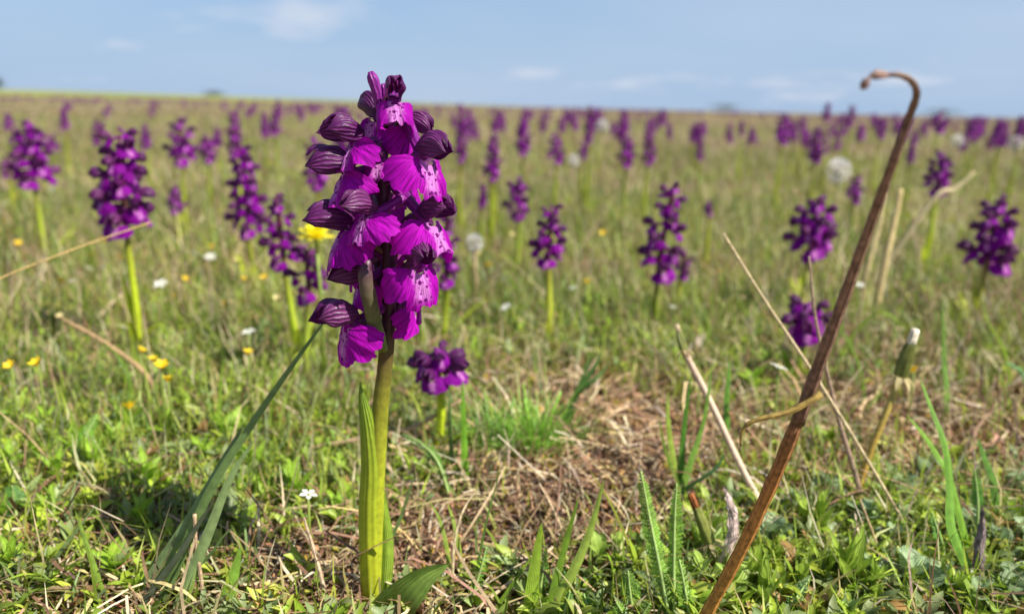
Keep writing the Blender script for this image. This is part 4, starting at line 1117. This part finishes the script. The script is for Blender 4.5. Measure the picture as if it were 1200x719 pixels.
# ================================================================== GRASS TUFTS AND LEAFY PLANTS IN FRONT
def blade_plant(name, label, cat, specs, part='blade', group=None):
    """specs: (points, width px, colour, fold, side, flip) for each blade"""
    allP = [px_path(s[0], 22, True) for s in specs]
    base = min((P[0] for P in allP), key=lambda p: p[2]).copy()
    base[2] = float(tz(base[0], base[1]))
    root = thing(name, label, cat, group, base)
    for P, s in zip(allP, specs):
        fold = s[3] if len(s) > 3 else .3; side = s[4] if len(s) > 4 else (1, .25, 0); flip = s[5] if len(s) > 5 else -1.
        V, Q, U = ribbon(P - base, s[1] * P[:, 1].mean() * 1.03 / F_PX, side, fold, p_blade, 4, flip)
        one(part, V, Q, U, np.asarray(s[2]), M['leaf'], root)
    return root
G1, G2, G3, G4 = srgb(142, 170, 54), srgb(112, 142, 44), srgb(158, 180, 74), srgb(100, 126, 66)
SL = srgb(118, 144, 82)
blade_plant('grass_sheaf', 'sheaf of long grey green keeled blades reaching up to the tall orchid', 'grass', [
    ([(172, 742, .272), (205, 668, .276), (248, 572, .28), (300, 490, .285), (345, 425, .288), (385, 370, .29)], 14, SL, .55),
    ([(140, 738, .276), (182, 672, .28), (222, 610, .284), (262, 540, .29), (284, 500, .295)], 20, srgb(124, 146, 92), .6),
    ([(200, 740, .27), (222, 680, .274), (246, 620, .277), (270, 560, .281), (298, 515, .284)], 18, srgb(146, 168, 106), .5),
    ([(150, 738, .266), (178, 694, .27), (210, 650, .273), (232, 615, .276), (252, 585, .278)], 12, srgb(92, 100, 76), .7),
    ([(226, 672, .279), (246, 650, .28), (262, 628, .281), (275, 616, .282)], 6, SL, .4)])
blade_plant('grass_tuft', 'tuft of three broad bright blades rising by the yarrow fronds', 'grass', [
    ([(620, 745, .272), (624, 690, .278), (629, 650, .282), (635, 612, .285)], 22, G1, .2, (1, .1, 0)),
    ([(638, 745, .272), (650, 690, .278), (664, 635, .284), (679, 580, .288)], 15, G2, .3, (1, .4, 0)),
    ([(636, 748, .27), (652, 705, .276), (678, 655, .282), (695, 610, .288), (708, 560, .292)], 17, G3, .35, (1, -.3, 0)),
    ([(756, 692, .30), (738, 640, .305), (716, 590, .31), (690, 548, .315)], 5, srgb(158, 164, 60), .3)])
blade_plant('grass_tuft', 'upright green tuft beside the withered dandelion stalk', 'grass', [
    ([(797, 572, .365), (788, 530, .37), (783, 490, .373), (783, 458, .375)], 12, G3, .3),
    ([(799, 572, .365), (800, 530, .37), (804, 485, .374), (810, 440, .378)], 12, srgb(84, 132, 44), .35),
    ([(801, 572, .362), (812, 535, .366), (826, 490, .37), (835, 425, .374)], 12, srgb(130, 168, 70), .3),
    ([(796, 572, .36), (784, 540, .362), (776, 510, .364), (772, 486, .366)], 6, G2, .3),
    ([(804, 575, .355), (822, 562, .352), (840, 548, .352), (850, 530, .352)], 12, srgb(96, 130, 80), .35)])
blade_plant('grass_tuft', 'single broad green blade in front of the short squat orchid', 'grass', [
    ([(545, 548, .385), (544, 515, .388), (543, 480, .39), (542, 446, .393)], 12, srgb(124, 176, 52), .25),
    ([(530, 545, .39), (528, 510, .393), (527, 475, .396), (527, 450, .40)], 7, G4, .3)])
blade_plant('grass_tuft', 'long bent bright blade rising among the round leaved plants', 'grass', [
    ([(1152, 700, .30), (1132, 655, .305), (1116, 615, .31), (1115, 570, .318), (1108, 520, .325), (1092, 478, .335), (1078, 442, .345)], 17, srgb(126, 170, 66), .4),
    ([(1114, 562, .33), (1100, 535, .335), (1082, 508, .34), (1062, 485, .345)], 12, srgb(134, 176, 62), .35)])
blade_plant('grass_tuft', 'short pointed blade standing alone near the bent bright blade', 'grass', [
    ([(1166, 570, .36), (1160, 550, .362), (1152, 530, .365), (1146, 512, .367)], 14, srgb(104, 146, 60), .3)])
blade_plant('grass_tuft', 'upright blurred green blade behind the closed dandelion head', 'grass', [
    ([(1110, 455, .50), (1107, 420, .51), (1106, 385, .515), (1104, 350, .52)], 9, srgb(112, 152, 60), .3)])
blade_plant('grass_tuft', 'isolated upright green blade behind the bent dry stalk', 'grass', [
    ([(852, 498, .44), (852, 470, .443), (854, 445, .446), (855, 420, .45)], 11, srgb(104, 152, 56), .3)])
blade_plant('grass_tuft', 'dark short tuft on a grey stem over the bare litter', 'grass', [
    ([(672, 470, .47), (685, 448, .475), (698, 428, .48), (706, 410, .485)], 10, srgb(66, 104, 44), .4),
    ([(672, 470, .47), (690, 450, .47), (706, 436, .475), (716, 420, .48)], 8, srgb(80, 116, 52), .4),
    ([(672, 470, .47), (680, 450, .475), (688, 430, .48), (694, 414, .485)], 7, srgb(78, 112, 50), .4)])
blade_plant('grass_tuft', 'narrow green blade with a brown tip in the shade by the rosette', 'grass', [
    ([(128, 735, .272), (116, 685, .277), (102, 640, .281), (88, 598, .285)], 11, srgb(136, 164, 62), .4),
    ([(28, 700, .285), (58, 662, .29), (92, 618, .295), (112, 592, .30)], 6, srgb(130, 152, 92), .3)])
blade_plant('grass_tuft', 'thick green blade lying flat at the edge of the turf', 'grass', [
    ([(-30, 668, .29), (0, 690, .282), (28, 712, .275), (60, 738, .268)], 12, srgb(140, 168, 60), .3, (.2, 0, 1))])
blade_plant('grass_tuft', 'pair of light green blades between sheaf and tall stem', 'grass', [
    ([(262, 740, .27), (268, 700, .274), (275, 670, .277), (282, 640, .28)], 22, srgb(134, 172, 64), .2),
    ([(212, 745, .268), (218, 715, .27), (224, 690, .272), (230, 668, .274)], 5, G3, .3)])
blade_plant('grass_tuft', 'thin dark blades crossing at the foot of the folded basal leaf', 'grass', [
    ([(455, 640, .31), (468, 610, .315), (478, 580, .32), (486, 556, .325)], 6, G4, .3),
    ([(556, 690, .29), (564, 640, .295), (574, 595, .30), (588, 545, .31)], 5, srgb(96, 124, 50), .3),
    ([(540, 660, .30), (536, 630, .305), (530, 605, .31), (524, 588, .315)], 8, G3, .3),
    ([(525, 650, .302), (520, 625, .306), (514, 605, .31), (502, 585, .315)], 7, srgb(150, 176, 70), .3),
    ([(568, 735, .275), (590, 700, .28), (610, 670, .285), (625, 650, .29)], 7, G2, .3)])
blade_plant('grass_tuft', 'thin upright blades growing beyond the tall orchid stem', 'grass', [
    ([(312, 520, .44), (318, 480, .445), (322, 440, .45), (326, 405, .455)], 5, G1, .3),
    ([(322, 522, .44), (330, 485, .445), (340, 450, .45), (352, 425, .455)], 5, G3, .3),
    ([(258, 530, .42), (256, 490, .425), (258, 455, .43), (262, 420, .435)], 6, G1, .3),
    ([(150, 480, .47), (152, 450, .475), (140, 420, .48), (120, 400, .485)], 8, G2, .3)])
blade_plant('grass_tuft', 'long thin blades arching behind the bent dry stalk', 'grass', [
    ([(1000, 395, .60), (1020, 372, .6), (1040, 368, .6), (1062, 385, .6)], 7, G1, .3),
    ([(1010, 440, .52), (1000, 410, .525), (985, 385, .53), (968, 368, .535)], 6, G2, .3),
    ([(1180, 420, .55), (1172, 400, .55), (1160, 380, .55), (1150, 350, .55)], 6, G1, .3),
    ([(1200, 440, .5), (1190, 430, .5), (1180, 425, .5), (1168, 428, .5)], 7, srgb(120, 160, 100), .3)])
dead_leaf('green_basal_leaf', 'dull green strap leaf lying in the turf below the dense dark orchid', [(142, 502, .44), (160, 495, .445), (178, 485, .45), (196, 472, .455)], 16, srgb(84, 124, 48), .3, (.3, .3, -1), 'leaf')

# --- yarrow fronds
def yarrow(label, fronds, group=None, col=srgb(128, 164, 62)):
    allP = [px_path(f[0], 40, True) for f in fronds]
    base = min((P[0] for P in allP), key=lambda p: p[2]).copy(); base[2] = float(tz(base[0], base[1]))
    root = thing('yarrow', label, 'yarrow', group, base)
    rs = np.random.default_rng(len(label) * 3)
    for P, f in zip(allP, fronds):
        P = P - base
        w = f[1] * f[0][0][2] * 1.03 / F_PX / 2
        n = len(P)
        fr = link('frond', None, root)
        V, Q, U = tube(P, np.linspace(.0009, .0003, n), 6)
        one('rachis', V, Q, U, srgb(156, 180, 104), M['stalk'], fr)
        T = np.gradient(P, axis=0); T /= np.linalg.norm(T, axis=1)[:, None]
        L = np.linalg.norm(np.diff(P, axis=0), axis=1).sum()
        m = int(np.clip(L / .0017, 14, 44))
        g = Geo()
        yv = rs.uniform(-.6, .6)
        for q in range(m):
            t = (q + .3) / m; i = t * (n - 1); a = int(i); ww = i - a
            p = P[a] * (1 - ww) + P[min(a + 1, n - 1)] * ww; tg = T[a]
            s0 = np.array((math.cos(yv), math.sin(yv), 0)); s0 = s0 - tg * (tg @ s0); s0 /= np.linalg.norm(s0)
            nn = np.cross(tg, s0)
            ln = w * np.interp(t, [0, .12, .5, .85, 1], [.35, .8, 1, .62, .2]) * rs.uniform(.85, 1.15)
            c = col * rs.uniform(.75, 1.25) * (1 + .25 * t)
            for sg in (-1, 1):
                d0 = s0 * sg * .82 + tg * .45 + nn * rs.uniform(.15, .55); d0 /= np.linalg.norm(d0)
                for br, (off, an, bl) in enumerate([(0, 0, 1.), (.2, .75, .42), (.2, -.75, .36), (.45, .7, .38), (.45, -.7, .34), (.7, .6, .28), (.7, -.6, .26), (.4, 1.2, .3)]):
                    up = np.cross(d0, nn); up /= np.linalg.norm(up)
                    if br == 7: d1 = d0 * .5 + nn * .85
                    else: d1 = d0 * math.cos(an) + up * math.sin(an) + nn * rs.uniform(-.1, .25)
                    o_ = p + d0 * ln * off; e_ = o_ + d1 * ln * bl; mid = (o_ + e_) / 2 + nn * ln * .06
                    sd = np.cross(d1, nn); sd = sd / (np.linalg.norm(sd) + 1e-9) * max(.00018, ln * .075)
                    g.add([o_ - sd * .6, o_ + sd * .6, mid - sd, mid + sd, e_ - sd * .25, e_ + sd * .25], [(0, 1, 3, 2), (2, 3, 5, 4)], c)
        o = link('leaflets', g.mesh('leaflets', [M['grass']]), fr); o['kind'] = 'stuff'
yarrow('three tall feathery yarrow fronds with pale midribs beside the bent dry stalk', [
    ([(788, 742, .268), (776, 680, .275), (766, 630, .28), (758, 590, .284), (751, 552, .287)], 30),
    ([(794, 742, .272), (790, 690, .278), (790, 640, .283), (791, 600, .287), (793, 566, .29)], 30),
    ([(812, 745, .265), (806, 710, .268), (801, 680, .271), (796, 655, .274)], 26)])
yarrow('bushy pale yarrow shoot low before the three tall fronds', [([(742, 745, .27), (741, 715, .272), (738, 690, .274), (736, 668, .276)], 34), ([(738, 745, .268), (730, 720, .268), (722, 705, .268)], 24), ([(744, 745, .268), (752, 722, .268), (762, 706, .268)], 24)], col=srgb(130, 164, 70))
yarrow('dark yarrow frond in the shade at the meadow edge', [([(22, 632, .33), (20, 610, .333), (17, 588, .336), (14, 568, .338)], 36)], col=srgb(84, 126, 56))
yarrow('slim yarrow frond by the arched straw', [([(548, 712, .282), (556, 690, .284), (564, 664, .286), (570, 640, .288)], 20), ([(515, 545, .37), (494, 520, .38), (472, 508, .39)], 16)], col=srgb(104, 146, 62))
yarrow('yarrow frond crowding the tuft of three broad blades', [([(700, 742, .27), (690, 715, .272), (684, 695, .274)], 20), ([(655, 742, .27), (662, 715, .272), (668, 692, .274)], 22), ([(632, 700, .285), (636, 668, .288), (640, 640, .29)], 20)], col=srgb(88, 132, 56))
yarrow('small yarrow frond leaning among the pointed leaved rosettes', [([(908, 738, .27), (925, 712, .275), (940, 690, .28), (948, 678, .283)], 22)], col=srgb(92, 138, 60))
yarrow('upright yarrow frond next to the bent bright blade', [([(1146, 600, .33), (1145, 575, .333), (1142, 550, .336)], 18), ([(1105, 640, .32), (1098, 618, .322), (1092, 600, .325)], 18)], col=srgb(104, 150, 62))
yarrow('dense yarrow frond rising from the herb patch beyond the dark frond', [([(82, 556, .385), (92, 530, .39), (104, 505, .395), (114, 485, .40)], 24)], col=srgb(110, 158, 52))

# --- fine thread-leaved herb
def feathery(label, px, py, n, L, spread, col, seed):
    rs = np.random.default_rng(seed); b = ground(px, py)
    root = thing('feathery_herb', label, 'herb', None, b)
    z = np.zeros(n); az = rs.uniform(0, 6.283, n)
    V, Q, C = blades(rs.normal(0, spread * .3, n), rs.normal(0, spread * .3, n), z, rs.uniform(.4, 1, n) * L, rs.uniform(.0007, .0013, n), az, rs.uniform(.35, 1.3, n), rs.uniform(-.1, 1.1, n), 4, np.array(col)[None] * rs.uniform(.7, 1.35, (n, 1)))
    g = Geo(); g.add(V, Q, C)
    o = link('thread_leaves', g.mesh('thread_leaves', [M['grass']]), root); o['kind'] = 'stuff'
    for i in range(3):
        a = i * 2.1
        Vs, Qs, Us = tube(np.array([(0, 0, -.002), (.3 * L * math.cos(a) * .5, .3 * L * math.sin(a) * .5, L * .4), (.3 * L * math.cos(a), .3 * L * math.sin(a), L * .8)]), .0007, 5)
        one('stem', Vs, Qs, Us, col, M['stalk'], root)
feathery('bright feathery thread leaved herb between the short squat orchid and bare litter', 626, 530, 520, .048, .030, srgb(134, 178, 62), 3)
feathery('dull feathery herb spreading under the short squat orchid', 578, 526, 380, .040, .030, srgb(118, 154, 66), 4)
feathery('dark feathery tuft at the bottom of the tuft of broad blades', 668, 712, 150, .018, .014, srgb(76, 116, 50), 5)
feathery('feathery light green tuft behind the long grass sheaf', 395, 545, 170, .024, .016, srgb(120, 160, 60), 6)

# --- leafy rosettes and round leaved plants
def leaf_variants(n, L, W, prof, e0, e1, cup, col, wave=.02, fold=0.0):
    out = []
    for i in range(n):
        rs = np.random.default_rng(i * 7 + int(L * 1e5))
        V, Q, U = leaf_surface(L, W * rs.uniform(.85, 1.15), prof, R(e0 + rs.uniform(-10, 10)), R(e1 + rs.uniform(-18, 18)), cup, 4, 8, rs.uniform(-.4, .4), wave, i, fold)
        w = np.exp(-((U[:, :1] - .5) / .07) ** 2)
        C = np.asarray(col) * (1 + .35 * w) * rs.uniform(.85, 1.15)
        out.append(to_mesh('leaf', V, quads=Q, mats=[M['leaf']], col=C, uv=U))
    return out
LV = {'bright': leaf_variants(5, .017, .0058, p_lance, 55, 15, .4, srgb(150, 184, 56)),
      'pointed': leaf_variants(5, .018, .0052, p_lance, 68, 40, .55, srgb(150, 174, 66), .0, .15),
      'spoon': leaf_variants(5, .013, .0052, p_spoon, 60, 20, .35, srgb(154, 178, 80)),
      'round': leaf_variants(5, .012, .0100, p_round, 60, 5, .3, srgb(140, 160, 116))}
Vt, Qt, Ut = tube(np.array([(0, 0, -.3), (.03, 0, .5), (0, 0, 1.0)]), .03, 6)
PSTEM = to_mesh('stem', Vt, quads=Qt, mats=[M['stalk']], col=np.broadcast_to(srgb(118, 130, 70), Vt.shape), uv=Ut)
def rosette(kind, label, px, py, n, s, name, cat='leafy plant', group=None, seed=0, stem=.010):
    rs = np.random.default_rng(seed * 17 + 3); b = ground(px, py)
    root = thing(name, label, cat, group, b, rs.uniform(0, 6.28))
    sm = link('stem', PSTEM, root); hs = stem * s; sm.scale = (.05, .05, hs)
    for i in range(n):
        f = i / max(1, n - 1)
        o = link('leaf', LV[kind][rs.integers(0, 5)], root)
        o.location = (0, 0, hs * (.25 + .75 * f)); k = s * rs.uniform(.75, 1.15) * (1.05 - .35 * f)
        o.scale = (k, k, k)
        o.rotation_euler = (rs.uniform(-.2, .2) + .5 * f, rs.uniform(-.25, .25), i * 2.399 + rs.uniform(-.3, .3))
    return root
rosette('bright', 'lime green rosette of narrow leaves in the sun at the shade edge', 18, 682, 8, 1.05, 'rosette_plant', seed=1)
rosette('bright', 'leafy green plant with upright oval leaves beside the dark grass sheaf', 138, 690, 8, 1.15, 'rosette_plant', seed=2)
rosette('bright', 'shaded dark rosette under the sheaf of long blades', 165, 632, 7, 1.2, 'rosette_plant', seed=3)
rosette('bright', 'sunny leafy clump behind the pale upright straw', 300, 565, 10, 1.15, 'rosette_plant', seed=4)
rosette('bright', 'small leafy plant beside the tall orchid stem on its shaded side', 402, 612, 8, .9, 'rosette_plant', seed=5)
rosette('bright', 'small leafy plant beside the tall orchid stem on its sunny side', 492, 575, 8, .9, 'rosette_plant', seed=6)
BG, GG = 'bright green leafy rosette among the dense herbs beyond the dark frond', 'bright rosettes of the herb patch'
for i, (px, py) in enumerate([(12, 560), (45, 545), (70, 572), (90, 540), (28, 500), (112, 560), (60, 508), (130, 530), (10, 615), (60, 615), (200, 505), (240, 545), (265, 520), (345, 590), (170, 575), (150, 510)]):
    rosette('bright', BG, px, py + 8, 8, random.uniform(1.0, 1.4), 'rosette_plant', group=GG, seed=20 + i)
rosette('pointed', 'star shaped rosette of pointed green leaves before the round leaved plant', 990, 700, 9, 1.35, 'rosette_plant', seed=50)
rosette('pointed', 'tall pointed leaved plant behind the star shaped rosette', 955, 640, 8, 1.35, 'rosette_plant', seed=51)
PL, PG = 'pointed leaved green plant in the herb carpet at the foot of the bent stalk', 'pointed leaved plants of the carpet'
for i, (px, py) in enumerate([(905, 680), (935, 705), (965, 690), (895, 720), (1020, 715), (1060, 712), (1110, 716), (880, 700)]):
    rosette('pointed', PL, px, py, 7, random.uniform(.85, 1.15), 'rosette_plant', group=PG, seed=60 + i)
SLb, SG = 'spoon leaved pale green plant behind the yarrow fronds', 'spoon leaved plants by the yarrow'
for i, (px, py) in enumerate([(815, 660), (835, 672), (855, 690), (822, 695), (722, 665), (700, 680), (850, 715), (765, 700)]):
    rosette('spoon', SLb, px, py, 8, random.uniform(.95, 1.3), 'rosette_plant', group=SG, seed=80 + i)
rosette('round', 'plant with one large round grey green leaf beside the bleached straws', 1066, 702, 6, 1.35, 'round_leaved_plant', seed=99)
RL, RG = 'low plant with small rounded grey green leaves', 'round leaved grey green plants'
for i, (px, py) in enumerate([(1018, 690), (1100, 706), (1140, 718), (1180, 700), (1195, 650), (1165, 660), (1130, 640), (1010, 625), (970, 600), (1055, 590), (1075, 575), (930, 612), (1190, 590), (1185, 718), (905, 650), (1040, 650), (880, 620), (1120, 600)]):
    rosette('round', RL, px, py, 7, random.uniform(.85, 1.25), 'round_leaved_plant', group=RG, seed=100 + i)
CGL, CGG = 'green leafy clump in the turf beyond the bare litter', 'leafy clumps beyond the litter'
for i, (px, py) in enumerate([(690, 392), (712, 402), (700, 375), (738, 385), (670, 385), (900, 440), (920, 455), (880, 465), (600, 400), (560, 420)]):
    rosette('bright', CGL, px, py, 9, random.uniform(1.1, 1.5), 'leafy_clump', group=CGG, seed=140 + i)

# ================================================================== HORIZON
def far_field():
    """the low rise of the green and yellow field beyond the meadow, on the left"""
    nx, ny = 60, 14
    X = np.linspace(-260, 40, nx); Y = np.linspace(150, 420, ny)
    gx, gy = np.meshgrid(X, Y)
    edge = np.clip((40 - gx) / 160, 0, 1)
    Z = -0.4 + (edge ** .8) * 2.0 * np.clip((gy - 150) / 60, 0, 1) + .12 * (fbm(gx, gy, 30, 2, 3) - .5)
    V = np.stack([gx, gy, Z], -1).reshape(-1, 3)
    nz = fbm(gx, gy, 40., 3, 5).reshape(-1, 1)
    C = srgb(96, 116, 54) * (1 - nz) + srgb(150, 146, 66) * nz
    o = link('far_field', to_mesh('far_field', V, quads=grid_quads(ny, nx), mats=[M['crumb']], col=C)); o['kind'] = 'structure'
    o['label'] = 'low green and yellow field on the horizon'
far_field()
def far_bush(label, px, d, w, h, zbase):
    v = ray(px, 130); x = v.x / v.y * d
    root = thing('distant_bush', label, 'bush', 'bushes on the horizon', (x, d, zbase))
    rs = np.random.default_rng(int(abs(px)) + 1); n = 900
    V, Q, U = tube(np.array([(0, 0, -.2), (0, 0, h * .3), (.1, 0, h * .7)]), np.array([.06, .05, .02]) * h, 6)
    one('trunk', V, Q, U, srgb(80, 66, 54), M['dry'], root)
    p = rs.normal(size=(n, 3)) * np.array((w * .25, w * .25, h * .2)) + np.array((0, 0, h * .58))
    V, Q, C = blades(p[:, 0], p[:, 1], p[:, 2], np.full(n, h * .11), np.full(n, h * .07), rs.uniform(0, 6.28, n), rs.uniform(-1, 1.4, n), rs.uniform(-1, 1.4, n), 2, srgb(70, 86, 58)[None] * rs.uniform(.7, 1.3, (n, 1)), prof='leaf')
    g = Geo(); g.add(V, Q, C); o = link('crown', g.mesh('crown', [M['grass']]), root)
far_bush('far off dark bush at the end of the green field', -2, 260, 5.0, 4.2, 1.2)
far_bush('low faint bush above the meadow beyond the long tapering orchid', 252, 230, 6.0, 2.6, .3)
far_bush('low dark bush on the skyline of the bare horizon', 850, 240, 9.0, 2.6, -.2)
far_bush('low ragged bush on the skyline by the bent stalk hook', 1105, 200, 8.0, 2.2, -.2)
